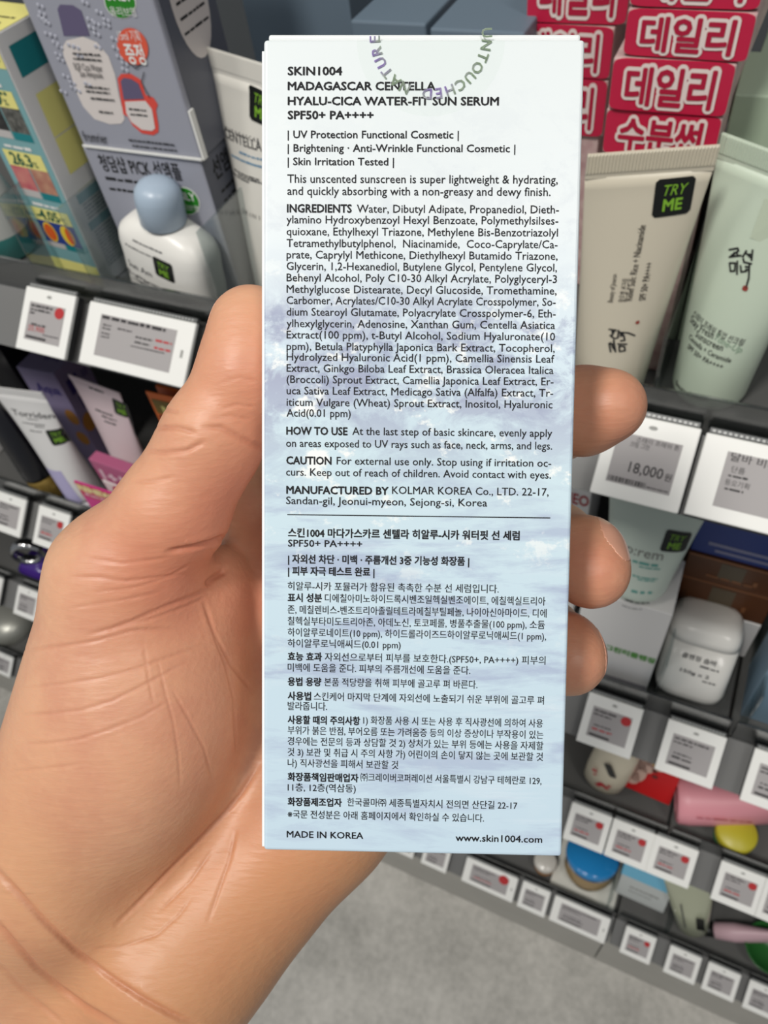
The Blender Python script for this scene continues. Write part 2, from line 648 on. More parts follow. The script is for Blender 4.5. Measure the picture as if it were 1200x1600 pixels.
# dividers
divider(53, 412, 1.352, 0, 'clear divider left of the teal carton on the top shelf')
divider(144, 432, 1.352, 0, 'clear divider between teal carton and white bottle')
divider(352, 484, 1.352, 0, 'clear divider right of the white bottle beside the thumb')
divider(1022, 612, 1.352, 0, 'clear divider between beige tube and mint tube', h=0.06)
divider(1021, 1092, 1.030, 1, 'clear divider left of the white soap tub on the second shelf')
divider(1158, 1140, 1.030, 1, 'clear divider between soap tub and slate blue carton')
divider(960, 1395, 0.297, 3, 'clear divider between blue-lidded jar and light blue carton', h=0.05)
divider(1062, 1435, 0.297, 3, 'clear divider right of the light blue carton', h=0.05)

# ------------------------------------------------------------------ products: shared builders
def carton(name, label, loc, w, d, h, m, yaw=0, tilt=0, roll=0, group=None, bev=0.0008, cat='box'):
    t = thing(name, label, cat, loc, yaw, tilt, roll, group)
    box('body', -w / 2, w / 2, 0, d, 0, h, m, t, bev=bev)
    return t


def try_me(parent, u, v, s, y=None, warp=None, rot=0.0):
    """the black sticker with green TRY ME"""
    p = Print()
    p.grid(-s * .5, -s * .5, s * .5, s * .5, 12, 12, .1)
    q = Print()
    q.text('TRY', -s * .02, s * .06, s * .40, width=s * .60, align='c', shear=.22)
    q.text('ME', 0, -s * .34, s * .44, width=s * .50, bold=.03, align='c')
    c, sn = math.cos(rot), math.sin(rot)
    for k in (p, q):
        k.v = [(u + a * c - b * sn, v + a * sn + b * c) for a, b in k.v]
    st = p.build('tester_sticker', TRYBLACK, parent, y if y is not None else -.0003, warp=(lambda a, b: warp(a, b, .0004)) if warp else None)
    q.build('sticker_lettering', TRYGREEN, st, (y if y is not None else -.0003) - .0002, warp=(lambda a, b: warp(a, b, .0006)) if warp else None)
    return st


def tube_surface(w, r, h, f=0.0):
    """half width and half depth of a squeeze tube at height t of 0..1 (0 round shoulder, 1 flat crimp)"""
    def ab(t):
        t = min(max(t, 0), 1)
        e = t ** 1.1
        a = r + (w / 2 - r) * e
        b = max(r * (1 - t ** 1.35), 0.0007)
        return a, b
    return ab


def tube(name, label, loc, w, r, h, m, yaw=0, tilt=0, roll=0, crimp=0.010, ribs=True, group=None, crimp_m=None, bulge=1.0, cap=None, round_end=True, wave=0.0):
    t = thing(name, label, 'tube', loc, yaw, tilt, roll, group)
    ab = tube_surface(w, r, h)
    secs = []
    zb = cap[0] if cap else 0.0
    if round_end:
        for k in range(5):
            a = math.pi / 2 * k / 5
            secs.append((zb + r * .35 * (1 - math.cos(a)), r * (.80 + .20 * math.sin(a)), r * (.80 + .20 * math.sin(a))))
        z0 = zb + r * .35
    else:
        z0 = zb
    n = 22
    for k in range(n + 1):
        tt = k / n
        a, b = ab(tt)
        secs.append((z0 + (h - z0) * tt, a, b))
    body = loft('body', secs, m, t, seg=72)
    nx = 114
    vs, fs = [], []
    cm = crimp_m or m
    for row, (z, off) in enumerate(((h - .0005, .5), (h + crimp * .14, .2), (h + crimp * .22, 1), (h + crimp * .94, 1), (h + crimp, .2))):
        for sd in (-1, 1):
            for i in range(nx + 1):
                u = i / nx
                x = -w / 2 + w * u
                rib = (.0005 if (ribs and 2 <= row <= 3 and i % 3 == 1) else 0)
                bend = wave * math.sin(u * math.pi * 1.1)
                vs.append((x, sd * (.0004 + .0003 * off + rib), z + bend * (.0))),
    rows = 5
    for row in range(rows - 1):
        for sd in range(2):
            o0 = (row * 2 + sd) * (nx + 1)
            o1 = ((row + 1) * 2 + sd) * (nx + 1)
            for i in range(nx):
                f = (o0 + i, o0 + i + 1, o1 + i + 1, o1 + i)
                fs.append(f if sd == 0 else f[::-1])
        a0, a1 = row * 2 * (nx + 1), (row + 1) * 2 * (nx + 1)
        fs.append((a0 + nx, a0 + 2 * nx + 1, a1 + 2 * nx + 1, a1 + nx))
        fs.append((a0 + nx + 1, a0, a1, a1 + nx + 1))
    a0 = (rows - 1) * 2 * (nx + 1)
    for i in range(nx):
        fs.append((a0 + i, a0 + i + 1, a0 + nx + 2 + i, a0 + nx + 1 + i))
    raw('crimped_end', vs, fs, cm, t)
    if cap:
        lathe('screw_cap', [(0, 0), (cap[1] * .96, 0), (cap[1], .001), (cap[1], cap[0] - .0005), (cap[1] * .9, cap[0]), (0, cap[0])], cap[2], t, seg=40)

    def warp(u, v, off=.0003):
        tt = (v - z0) / (h - z0)
        a, b = ab(tt)
        s = min(abs(u) / a, .999)
        return (u, -(b * math.sqrt(1 - s * s) + off), v)
    return t, warp


# ------------------------------------------------------------------ top shelf, left
TEAL = mat('teal_print', (126, 172, 176), 0.5)
TEALDK = mat('teal_dark_print', (22, 128, 134), 0.5)
YELLOW = mat('yellow_print', (238, 230, 140), 0.5)
CARD = mat('carton_white', (232, 230, 228), 0.5)
GREENINK = mat('dark_green_ink', (28, 92, 72), 0.5)

t = carton('cosmetics_carton', 'teal and yellow carton with 26.3% and -4.05 panels on the top shelf', (-0.4345, 0.333, 1.3525), .045, .042, .166, CARD, yaw=-3, roll=1.4)
FV = lambda px, py: face_uv(t, px, py)[1]
hw = .0225


def panel(nm, m, u0, v0, u1, v1, y=-.0004, plane='front', par=None):
    q = Print(); q.rect(u0, v0, u1, v1)
    return q.build(nm, m, par or t, y, plane)


panel('teal_panel', TEAL, -hw + .0004, .0005, hw - .0004, FV(30, 112), -.0002)
panel('yellow_panel', YELLOW, -hw + .0004, FV(30, 112), hw - .0004, .1655)
panel('yellow_panel', YELLOW, -hw + .0004, .0005, hw - .0004, FV(112, 408))
p, pw_ = Print(), Print()
for (yt, yb, s_, un, x0, x1, pb, cb) in (((5, 142), (8, 168), '33.9', '%', -.0135, .0055, (25, 207), (28, 219)), ((48, 241), (53, 265), '26.3', '%', -.0120, .0060, (70, 302), (74, 313)), ((88, 331), (95, 351), '-4.05', '℃', -.0140, .0065, (108, 384), (112, 392))):
    v1, v0, v2, v3 = FV(*yt), FV(*yb), FV(*pb), FV(*cb)
    panel('yellow_panel', YELLOW, -.0170, v0, .0170, v1)
    hh = v1 - v0
    p = Print(); p.fit(s_, x0, v0 + hh * .14, x1, v1 - hh * .12, bold=.03); p.text(un, x1 + .001, v0 + hh * .14, hh * .55); p.build('green_figures', GREENINK, t, -.0006)
    pw_.smudge(-.013, .011, v1 + hh * .18, .0022, int(v0 * 1e4))
    if un == '%':
        a_, b_ = (mat('photo_dark', (64, 64, 62), .5, noise=(260, (34, 34, 34), 0)), mat('photo_grey', (120, 120, 114), .5, noise=(260, (66, 66, 62), 0))) if s_ == '33.9' else (mat('photo_rose', (212, 140, 128), .5, noise=(95, (190, 84, 100), 0)), mat('photo_skin', (206, 164, 132), .5, noise=(95, (176, 116, 100), 0)))
        panel('photo_panel', a_, -.0170, v2, -.0006, v0); panel('photo_panel', b_, .0006, v2, .0170, v0)
    else:
        panel('photo_panel', mat('photo_blue', (44, 66, 140), .5), -.0170, v2, .0170, v0)
        vm, vh = (v2 + v0) / 2, (v0 - v2) / 2
        for nm, m_, dx, k_ in (('heat_image', mat('heat_yellow', (232, 200, 60), .5), 0, .92), ('heat_image', mat('heat_orange', (222, 96, 36), .5), .0006, .76)):
            for ux in (-.0086, .0076):
                q = Print(); q.ellipse(ux + dx * (3 if ux > 0 and k_ < .8 else 0), vm, .0062 * k_ * (.62 if ux > 0 and k_ < .8 else 1), vh * k_); q.build(nm, m_, t, -.0006 if k_ > .8 else -.0008)
    panel('caption_panel', mat('caption_grey', (196, 192, 190), .5), -.0170, v3, -.0006, v2); panel('caption_panel', TEALDK, .0006, v3, .0170, v2)
p = Print(); p.smudge(-.012, .012, .133, .002, 5)
p.text('대', .010, FV(5, 95), .013)
p.build('green_figures', GREENINK, t, -.0006)
pw_.build('white_lettering', WHITE, t, -.0005)
sx_ = hw + .0003
panel('side_panel', TEALDK, .007, .141, .032, .158, sx_, 'right'); panel('side_panel', TEAL, .008, .0600, .041, .0665, sx_, 'right'); panel('side_panel', TEAL, .008, .0405, .041, .0465, sx_, 'right')
panel('side_yellow_panel', YELLOW, .011, .104, .034, .130, sx_, 'right'); panel('side_yellow_panel', YELLOW, .011, .080, .034, .1032, sx_, 'right')
p = Print()
for k in range(5): p.smudge(.010, .040, .0580 - k * .0024, .0011, 70 + k)
for k in range(12): p.smudge(.010, .040, .0380 - k * .0024, .0011, 80 + k)
p.build('side_lettering', mat('ink_grey_green', (96, 124, 124), .6), t, sx_ + .0001, 'right')
p = Print(); p.rect(-hw + .0004, .0004, hw - .0004, .0416); p.build('top_panel', YELLOW, t, .1662, 'top')
p = Print(); p.text('너무', -.004, .004, .013, width=.02, rot=.1); p.smudge(-.012, .018, .022, .0018, 3); p.build('top_lettering', BLACK, t, .1664, 'top')

# lavender-grey cartons
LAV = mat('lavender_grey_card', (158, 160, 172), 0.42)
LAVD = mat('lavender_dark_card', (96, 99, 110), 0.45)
VIO = mat('cap_violet_print', (100, 92, 122), .45)
CREAM = mat('cream_print', (222, 214, 210), .5)
ORANGE = mat('coral_print', (226, 92, 66), .5)
REDLINE = mat('red_outline_print', (222, 78, 66), .5)
GREEN = mat('green_badge', (38, 134, 30), .5)


def pxell(F, cx, cy, a, b, rot=0, n=36):
    """outline of a printed oval, read off the photograph and laid on the panel"""
    out = []
    for i in range(n):
        q = 2 * math.pi * i / n
        x, y = a * math.cos(q), b * math.sin(q)
        out.append(F(cx + x * math.cos(rot) - y * math.sin(rot), cy + x * math.sin(rot) + y * math.cos(rot)))
    return out[::-1]


def lav_carton(label, loc, h, yaw):
    t = carton('ampoule_carton', label, loc, .0890, .052, h, LAV, yaw=yaw, group='lavender grey cartons in a stack', bev=.0016)
    return t


t = lav_carton('lavender grey carton behind the white bottle, lower one of the stack', (-0.346, 0.345, 1.3525), .0990, 1)
p = Print(); p.text('청담샵 PICK 선앰플', *face_uv(t, 160, 264), .0118, width=.0620, bold=.02)
p.smudge(*[face_uv(t, 166, 280)[0], face_uv(t, 240, 292)[0], face_uv(t, 166, 280)[1]], .0022, 6)
p.smudge(*[face_uv(t, 172, 296)[0], face_uv(t, 240, 300)[0], face_uv(t, 172, 296)[1]], .0022, 7)
p.build('front_lettering', BLACK, t)
FL = lambda px, py: face_uv(t, px, py)
gx, gz = FL(290, 313)
p = Print(); p.poly(pxell(FL, 290, 313, 25, 19, .75)); p.build('badge_rim', WHITE, t)
p = Print(); p.poly(pxell(FL, 290, 313, 23.5, 17.8, .75)); p.build('green_badge', GREEN, t, -.0004)
p = Print(); p.text('ONLY', gx, gz + .0008, .0075, width=.017, align='c', bold=.02); p.text('올리브영', gx, gz - .006, .0048, width=.0165, align='c'); p.build('badge_lettering', WHITE, t, -.0006)
gx, gz = face_uv(t, 300, 372)
p = Print()
for k in range(14):
    a0, a1 = math.pi * k / 14 - .2, math.pi * (k + 1) / 14 - .2
    p.poly([(gx + math.cos(a) * r_ - .012, gz - .012 + math.sin(a) * r_) for a, r_ in ((a0, .026), (a1, .026), (a1, .023), (a0, .023))])
p.build('red_outline', REDLINE, t)
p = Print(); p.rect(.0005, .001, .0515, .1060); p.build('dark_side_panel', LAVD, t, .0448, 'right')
p = Print(); p.text('선앰플', .008, .083, .014, width=.028, bold=.02); p.smudge(.01, .036, .073, .002, 3); p.smudge(.01, .03, .067, .002, 4); p.build('side_lettering', BLACK, t, .0450, 'right')

t = lav_carton('lavender grey carton printed with a white bottle, upper one of the stack', (-0.3440, 0.3445, 1.4520), .155, 0.5)
F = lambda px, py: face_uv(t, px, py)
u0, v0 = F(78, 98)
p = Print()
bz = [(104, 63), (130, 57), (152, 66), (170, 88), (180, 116), (186, 148), (193, 176), (195, 186), (190, 193), (172, 194), (148, 186), (130, 166), (118, 140), (110, 112), (100, 88), (98, 74)]
p.poly([F(*q) for q in bz][::-1]); p.build('bottle_print', CREAM, t)
p = Print(); p.poly([F(*q) for q in ((100, 56), (90, 14), (94, 7), (114, 8), (127, 16), (141, 56))][::-1]); p.build('bottle_cap_print', VIO, t)
p = Print(); p.poly([F(*q) for q in ((190, 160), (184, 122), (190, 115), (205, 115), (220, 124), (228, 148), (240, 152), (247, 163), (244, 172), (248, 195), (248, 206), (240, 211), (222, 208), (208, 196), (200, 182), (193, 178))][::-1]); p.build('red_outline', REDLINE, t, -.0003)
p = Print(); p.poly([F(*q) for q in ((196, 158), (228, 157), (238, 170), (243, 200), (238, 204), (222, 202), (206, 190), (198, 176))][::-1]); p.build('small_bottle_print', CREAM, t, -.0005)
p = Print(); p.poly([F(*q) for q in ((194, 155), (189, 126), (194, 121), (206, 123), (217, 130), (226, 154))][::-1]); p.build('small_cap_print', VIO, t, -.0005)
ox, oz = F(208, 72)
p = Print(); p.poly(pxell(F, 208, 72, 30, 23, 1.15)); p.build('coral_balloon_print', ORANGE, t, -.0005)
p = Print(); p.text('15ml 기획', ox, oz + .0030, .0062, width=.0145, align='c'); p.text('증정', ox, oz - .0080, .0115, width=.0125, align='c', bold=.02); p.build('balloon_lettering', WHITE, t, -.0007)
gx, gz = F(188, 3)
p = Print(); p.poly(pxell(F, 188, 3, 27.5, 23.5, .9)); p.build('badge_rim', WHITE, t)
p = Print(); p.poly(pxell(F, 188, 3, 26, 22, .9)); p.build('green_badge', GREEN, t, -.0004)
p = Print(); p.text('ONLY', gx, gz + .0008, .0075, width=.017, align='c', bold=.02); p.text('올리브영', gx, gz - .006, .0048, width=.0165, align='c'); p.build('badge_lettering', WHITE, t, -.0006)
p = Print()
p.text('fromrier', *F(134, 220), .0095, width=.0185)
p.text('EGF Cica Water', *F(119, 108), .0052, width=.0200); p.text('Sun Ampoule', *F(127, 119), .0052, width=.0165)
for k, (a, b, y_) in enumerate(((115, 158, 84), (116, 160, 92), (134, 172, 136), (136, 173, 143), (143, 180, 154), (156, 178, 175), (203, 230, 171), (205, 232, 179), (202, 272, 219), (208, 276, 228))):
    ua, va = F(a, y_); ub, _ = F(b, y_ + 3)
    p.smudge(ua, ub, va, .0011, 30 + k)
p.stroke([F(200, 96), F(213, 106), F(228, 96)], .0006); p.stroke([F(226, 112), F(222, 128), F(235, 152)], .0005)
p.build('front_lettering', BLACK, t, -.0007)
bm = bmesh.new()
rr = random.Random(2)
for (px, py) in ((60, 8), (63, 20), (66, 30), (72, 52), (80, 54), (84, 66), (90, 72), (88, 84), (92, 92), (100, 118), (110, 128), (112, 136), (108, 70), (116, 72), (122, 86), (130, 3), (152, 18), (163, 30), (164, 38), (148, 52), (150, 72), (176, 60), (178, 74), (184, 88), (192, 98), (138, 30), (140, 42), (96, 142), (118, 140), (134, 130), (148, 36), (192, 108), (62, 26), (70, 34)):
    for q in range(2):
        a, b = F(px + q * 7, py + q * 3)
        r_ = bmesh.ops.create_uvsphere(bm, u_segments=12, v_segments=8, radius=.0012)
        for v in r_['verts']:
            v.co = Vector((v.co.x + a, v.co.y * .35 - .0003, v.co.z * 1.0 + b))
from_bm('water_drop_relief', bm, mat('drop_gloss', (176, 178, 190), .22), t, True)
box('white_lip', -.0440, .0452, -.0011, -.0003, .0002, .0016, WHITE, t)
box('white_lip', .0450, .0463, .0, .004, .0002, .028, WHITE, t)
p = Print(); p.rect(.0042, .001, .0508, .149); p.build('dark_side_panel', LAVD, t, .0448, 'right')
p = Print(); p.ellipse(.028, .075, .016, .03); p.build('side_bottle_print', CREAM, t, .0450, 'right')
p = Print()
for k in range(5): p.smudge(.016, .040, .088 - k * .007, .0016, 90 + k)
p.build('side_lettering', BLACK, t, .0452, 'right')

# white bottle with blue cap
BOT = mat('bottle_white', (234, 232, 226), 0.32)
CAPB = mat('cap_powder_blue', (166, 183, 200), 0.34)
bx = on_y(255, 452, 0.306)
t = thing('sunscreen_bottle', 'white rounded bottle with a powder blue cap on the top shelf', 'bottle', (-.3440, 0.334, 1.3526), yaw=-6, roll=10)
secs = []
W2, D2 = .0355, .0175
prof = [(0, .92, .86), (.0012, .97, .95), (.004, 1, 1), (.022, 1.0, 1), (.034, .975, 1), (.046, .985, 1), (.053, .96, .97), (.058, .90, .90), (.0625, .78, .80), (.0655, .62, .70), (.0668, .48, .62), (.0674, .36, .50)]
KB = .87
prof = [(z * KB, a, b) for z, a, b in prof]
loft('body', [(z, W2 * a, D2 * b, 0, 3.4 if z < .052 else 2.6) for z, a, b in prof], BOT, t, seg=72)
lathe('cap', [(r_, z_ * KB) for r_, z_ in ((.0140, .0680), (.0146, .0686), (.0146, .0870), (.0136, .0925), (.0110, .0962), (.0074, .0984), (.0036, .0993), (0, .0995))], CAPB, t, seg=48)
lathe('neck', [(.0105, .0655 * KB), (.0105, .0692 * KB)], BOT, t, seg=32)


def bw(u, v, off=.0003):
    k = next((i for i in range(1, len(prof)) if prof[i][0] >= v), len(prof) - 1)
    z0, a0, b0 = prof[k - 1]; z1, a1, b1 = prof[k]
    f = (v - z0) / (z1 - z0)
    a, b = W2 * (a0 + (a1 - a0) * f), D2 * (b0 + (b1 - b0) * f)
    s = min(abs(u) / a, .999)
    return (u, -(b * (1 - s ** 3.4) ** (1 / 3.4) + off), v)


F = surface_uv(t, bw)
p = Print()
for k, (px, py, px1) in enumerate(((212, 388, 258), (201, 393, 270))):
    a, b = F(px, py), F(px1, py + 16)
    p.smudge(a[0], b[0], a[1], .0012, k)
a = F(199, 412); b = F(240, 424); p.text('EGF Cica', a[0], a[1], .0072, width=b[0] - a[0])
a = F(207, 424); b = F(240, 436); p.text('Sun Am', a[0], a[1], .0070, width=b[0] - a[0])
for k, (px, py, px1) in enumerate(((211, 437, 260), (213, 444, 250))):
    a, b = F(px, py), F(px1, py + 12)
    p.smudge(a[0], b[0], a[1], .0011, 3 + k)
p.build('front_lettering', mat('ink_soft', (90, 90, 92), .6), t, warp=bw)
a = F(260, 433); try_me(t, a[0], a[1], .0150, warp=bw, rot=-.05)

# white tube beside the held carton
TUBEW = mat('tube_white_satin', (226, 223, 214), 0.34)
t, wp = tube('sunscreen_tube', 'white squeeze tube lettered CENTELLA beside the held carton', (-0.2815, 0.366, 1.3526), .056, .0175, .135, TUBEW, yaw=-17, tilt=2, roll=1, crimp=.0125, ribs=False)
F = surface_uv(t, wp)
p = Print()
a = F(352, 214); p.text('CENTELLA', a[0], a[1], .0078, width=.034, rot=0, bold=.012)
a = F(352, 203); p.text('M A D A G A S C A R', a[0], a[1], .0034, width=.031)
for k, (px, py, l) in enumerate(((358, 262, .026), (366, 266, .024), (372, 274, .022))):
    a = F(px, py); p.smudge(a[0], a[0] + l, a[1], .0012, 60 + k)
p.build('front_lettering', mat('ink_charcoal', (62, 62, 64), .6), t, warp=wp)
p = Print()
for k, (px, py, l) in enumerate(((374, 240, .022), (362, 244, .028), (376, 252, .02))):
    a = F(px, py); p.smudge(a[0], a[0] + l, a[1], .0013, 40 + k)
p.build('blue_lettering', mat('ink_blue', (92, 138, 170), .6), t, warp=wp)
p = Print()
a = F(380, 332); p.text('S K I N 1 0 0 4', a[0], a[1], .0042, width=.028)
p.build('foot_lettering', mat('ink_grey', (120, 118, 114), .6), t, warp=wp)
a = F(408, 168); try_me(t, a[0], a[1], .0185, warp=wp, rot=-.12)

# slate boxes at the back
SLATE = mat('slate_blue_card', (104, 120, 134), 0.5)
x0, x1 = on_y(378, 0, .47)[0], on_y(545, 0, .47)[0]
t = carton('slate_carton', 'large plain slate blue carton at the back behind the white squeeze tube', ((x0 + x1) / 2, .47, 1.3525), float(x1 - x0), .06, .26, SLATE, group='slate blue cartons at the back')
for a, b, y_, top, lab in ((545, 667, .42, 31, 'plain slate blue carton at the back above the held carton, left one of two'), (669, 822, .40, 44, 'plain slate blue carton at the back next to the crimson cartons')):
    pa, pb, pc = on_y(a, top, y_), on_y(b, top + 8, y_), on_y((a + b) / 2, top + 3, y_)
    carton('slate_carton', lab, ((pa[0] + pb[0]) / 2, y_, 1.3525), float(pb[0] - pa[0]) * .97, .048, float(pc[2]) - 1.3525, SLATE, group='slate blue cartons at the back', bev=.0012)

# dispenser and carton at the far left
t = thing('pump_bottle', 'frosted white bottle with a teal foot cut off by the left edge', 'bottle', (-0.5230, 0.352, 1.3526))
lathe('body', [(0, 0), (.019, 0), (.0215, .002), (.0225, .02)], mat('teal_foot', (70, 140, 136), .3), t)
lathe('shell', [(.0225, .02), (.0222, .045), (.019, .060), (.012, .068), (.008, .070), (.008, .078), (0, .078)], mat('frosted_white', (196, 198, 194), .35), t)
t = carton('carton', 'teal and white carton behind the frosted bottle at the left edge', (-0.515, 0.415, 1.3525), .045, .04, .118, TEALDK)
p = Print(); p.rect(-.0225, .088, .0225, .118); p.build('white_band', CARD, t)
p = Print(); p.rect(.0, .088, .04, .118); p.build('white_band', CARD, t, .0227, 'right')

# ------------------------------------------------------------------ top shelf, right
CRIM = mat('crimson_card', (196, 28, 68), 0.38, coat=.15)
CRIMT = mat('crimson_lettering', (176, 20, 58), 0.45)
BEIGE = mat('floral_beige_card', (214, 190, 184), .5, noise=(120, (186, 150, 150), 0))
OUTL = mat('outline_cream', (236, 222, 216), .45)


def crimson(label, cx_, y, z, w, h, word, d=.095, yaw=0.0, tilt=0):
    t = thing('sun_cream_carton', label, 'box', (cx_, y, z), yaw, tilt, 0, 'crimson lettered cartons')
    box('body', -w / 2, w / 2, .0006, d, 0.0003, h - .0003, BEIGE, t, bev=.0008)
    p = Print(); p.ellipse(0, h / 2, w / 2 - .0003, h / 2 - .0003, n=48, pw=12)
    bm = bmesh.new()
    vs = [bm.verts.new((u, 0, v)) for u, v in p.v]
    f = bm.faces.new(vs)
    r_ = bmesh.ops.extrude_face_region(bm, geom=[f])
    for v in [e for e in r_['geom'] if isinstance(e, bmesh.types.BMVert)]:
        v.co.y += .0012
    from_bm('front_panel', bm, CRIM, t)
    q = Print(); q.fit(word, -w * .36, h * .15, w * .36, h * .85, bold=.125); q.build('lettering_outline', OUTL, t, -.0003)
    q = Print(); q.fit(word, -w * .36, h * .15, w * .36, h * .85, bold=.032); q.build('lettering', CRIMT, t, -.0006)
    return t


ya = .352
def col_x(px, py, y):
    return float(on_y(px, py, y)[0])
zt = [float(on_y(1040, yy, ya)[2]) for yy in (239, 176, 91, 14)]
wA = .0490
crimson('crimson carton lettered 수분썬, lowest of the stack behind the beige tube', col_x(1030, 205, ya) + .0005, ya, zt[1] - .0205, wA, .0203, '수분썬')
crimson('crimson carton lettered 데일리 with the brightest front, right on top of the 수분썬 carton', col_x(1047, 132, ya), ya - .001, zt[1], wA, zt[2] - zt[1] - .0003, '데일리', yaw=1)
crimson('crimson carton lettered 데일리 second from the top of the right stack', col_x(1074, 50, ya), ya, zt[2], wA * 1.0, zt[3] - zt[2] - .0003, '데일리', yaw=-1)
crimson('crimson carton lettered 데일리 cut by the top edge, top of the right stack', col_x(1082, 5, ya), ya + .001, zt[3], wA, .021, '데일리')
t = carton('carton', 'beige floral carton standing under the crimson stack behind the beige tube', (col_x(1020, 260, ya + .003), ya + .003, 1.3525), .045, .09, zt[1] - .021 - 1.3525 - .0003, BEIGE)
yb = .42
zb = [float(on_y(880, yy, yb)[2]) for yy in (210, 120, 38, -40)]
crimson('crimson floral carton mostly hidden behind the upper right corner of the held carton', col_x(873, 170, yb), yb, zb[0], .0500, zb[1] - zb[0] - .0003, '데일리')
crimson('crimson carton showing only the last letter beside the held carton top', col_x(880, 78, yb), yb, zb[1], .0500, zb[2] - zb[1] - .0003, '데일리', yaw=-1)
crimson('crimson carton lettered 데일리 cut by the top edge, top of the left stack', col_x(900, 5, yb), yb + .001, zb[2], .0500, .0285, '데일리', yaw=1)
t = carton('carton', 'beige floral carton under the left crimson stack behind the held carton', (col_x(870, 230, yb + .002), yb + .002, 1.3525), .046, .09, zb[0] - 1.3525 - .0003, BEIGE)

MINT = mat('mint_card', (178, 196, 172), 0.5)
ym = .385
xm = col_x(1150, 140, ym) + .0235
zm = [float(on_y(1185, yy, ym)[2]) for yy in (148, 50)]
carton('mint_carton', 'pale mint carton right behind the mint tube, its top edge lit', (xm, ym, 1.3525), .047, .046, zm[0] - 1.3525, MINT, yaw=2, group='mint cartons')
carton('mint_carton', 'pale mint carton taller, behind the lit mint carton at the right edge', (xm + .004, ym + .049, 1.3525), .047, .044, float(on_y(1190, 88, ym + .049)[2]) - 1.3525, MINT, group='mint cartons')
carton('mint_carton', 'pale mint carton furthest back at the right edge, just below the top corner', (xm + .006, ym + .096, 1.3525), .047, .044, float(on_y(1190, 30, ym + .096)[2]) - 1.3525, MINT, group='mint cartons')

# beige tube
TUBEB = mat('tube_beige_satin', (212, 204, 184), 0.30, spec=.6)
t, wp = tube('sunscreen_tube', 'beige squeeze tube with a TRY ME sticker, leaning beside the held carton', (-0.0490, 0.3290, 1.3527), .0530, .0185, .1315, TUBEB, yaw=22, tilt=-3, roll=1.0, crimp=.0105)
F = surface_uv(t, wp)
a = F(1052, 309); try_me(t, a[0], a[1], .0165, warp=wp, rot=.03)
p = Print()


def vline(s, pa, pb, h, bold=0.0):
    a, b = F(*pa), F(*pb)
    l = math.hypot(b[0] - a[0], b[1] - a[1])
    p.text(s, a[0], a[1], h, width=l, rot=math.atan2(b[1] - a[1], b[0] - a[0]), bold=bold)


vline('Beauty of Joseon', (957, 474), (964, 430), .0034)
vline('맑은쌀 선크림', (977, 473), (984, 437), .0042)
vline('Relief Sun: Rice + Niacinamide', (987, 471), (1009, 353), .0046, .006)
vline('SPF 50+ PA++++', (1008, 470), (1020, 411), .0046, .01)
p.build('front_lettering', mat('ink_brown', (62, 56, 50), .6), t, warp=wp)


def brush(F, pts, w):
    q = []
    for poly in pts:
        q.append([F(*a) for a in poly])
    return q


p = Print()
LOGO = (((0, .12), (.5, .02), (.55, .12), (.12, .35)), ((.30, .2), (.26, .34)), ((.45, .18), (.5, .33)), ((.0, .42), (.7, .30)),
        ((1.0, .08), (.78, .36)), ((.95, .16), (1.28, .36)), ((1.36, .02), (1.30, .46)), ((1.15, .22), (1.34, .22)), ((.82, .42), (.86, .56), (1.3, .60)),
        ((.02, .66), (.08, 1.0)), ((.05, .66), (.36, .64), (.32, .98)), ((.08, 1.0), (.34, .96)), ((.48, .55), (.46, 1.1)),
        ((.66, .72), (.70, .98), (1.0, .92)), ((1.18, .6), (1.14, 1.2), (.98, 1.6)), ((.94, .74), (1.16, .74)), ((.96, .86), (1.16, .86)))
for poly in LOGO:
    p.stroke([F(951 + 17 * b_ * 1.5, 548 - 26 * a_ + 3) for a_, b_ in poly], .0009)
p.build('brush_lettering', BLACK, t, warp=wp)
a = F(996, 505)
p = Print(); p.ellipse(a[0], a[1], .0010, .0010); p.build('red_seal', mat('seal_red', (150, 60, 50), .6), t, warp=wp)

# mint tube
TUBEG = mat('tube_mint_satin', (204, 218, 198), 0.30, spec=.6)
t, wp = tube('sunscreen_tube', 'pale mint squeeze tube with black brush lettering at the right edge', (0.0025, 0.3480, 1.3527), .0570, .0195, .1240, TUBEG, yaw=-26, tilt=-1, roll=1.5, crimp=.0105)
F = surface_uv(t, wp)
p = Print()
for poly in LOGO:
    p.stroke([F(1139 + 27 * a_, 386 + 3 * a_ + 38 * b_) for a_, b_ in poly], .0009)


def gline(s, pa, pb, h, bold=0.0):
    a, b = F(*pa), F(*pb)
    p.text(s, a[0], a[1], h, width=math.hypot(b[0] - a[0], b[1] - a[1]), rot=math.atan2(b[1] - a[1], b[0] - a[0]), bold=bold)


gline('스테이 프레쉬 톤업 선크림', (1082, 492), (1160, 540), .0046)
gline('Stay Fresh', (1078, 502), (1113, 530), .0055, .006)
gline('Sunscreen', (1086, 525), (1128, 549), .0055, .006)
gline('Centella + Ceramide', (1076, 528), (1141, 567), .0042, .006)
gline('SPF 50+ PA++++', (1074, 543), (1128, 577), .0042, .01)
gline('Beauty of Joseon', (1056, 600), (1104, 628), .0046, .008)
p.build('front_lettering', BLACK, t, warp=wp)
p = Print(); gline('Tone-Up', (1114, 529), (1157, 552), .0055); p.build('tone_lettering', mat('ink_sage', (136, 164, 140), .6), t, warp=wp)
a = F(1164, 451)
p = Print(); p.ellipse(a[0], a[1], .0013, .0013, pw=3); p.build('red_seal', mat('seal_red', (150, 60, 50), .6), t, warp=wp)
p = Print(); q = [F(*c) for c in ((1195, 310), (1230, 330), (1230, 395), (1172, 372))]; p.poly(q[::-1]); p.build('clear_sticker', mat('sticker_sage', (194, 206, 184), .25), t, warp=wp)

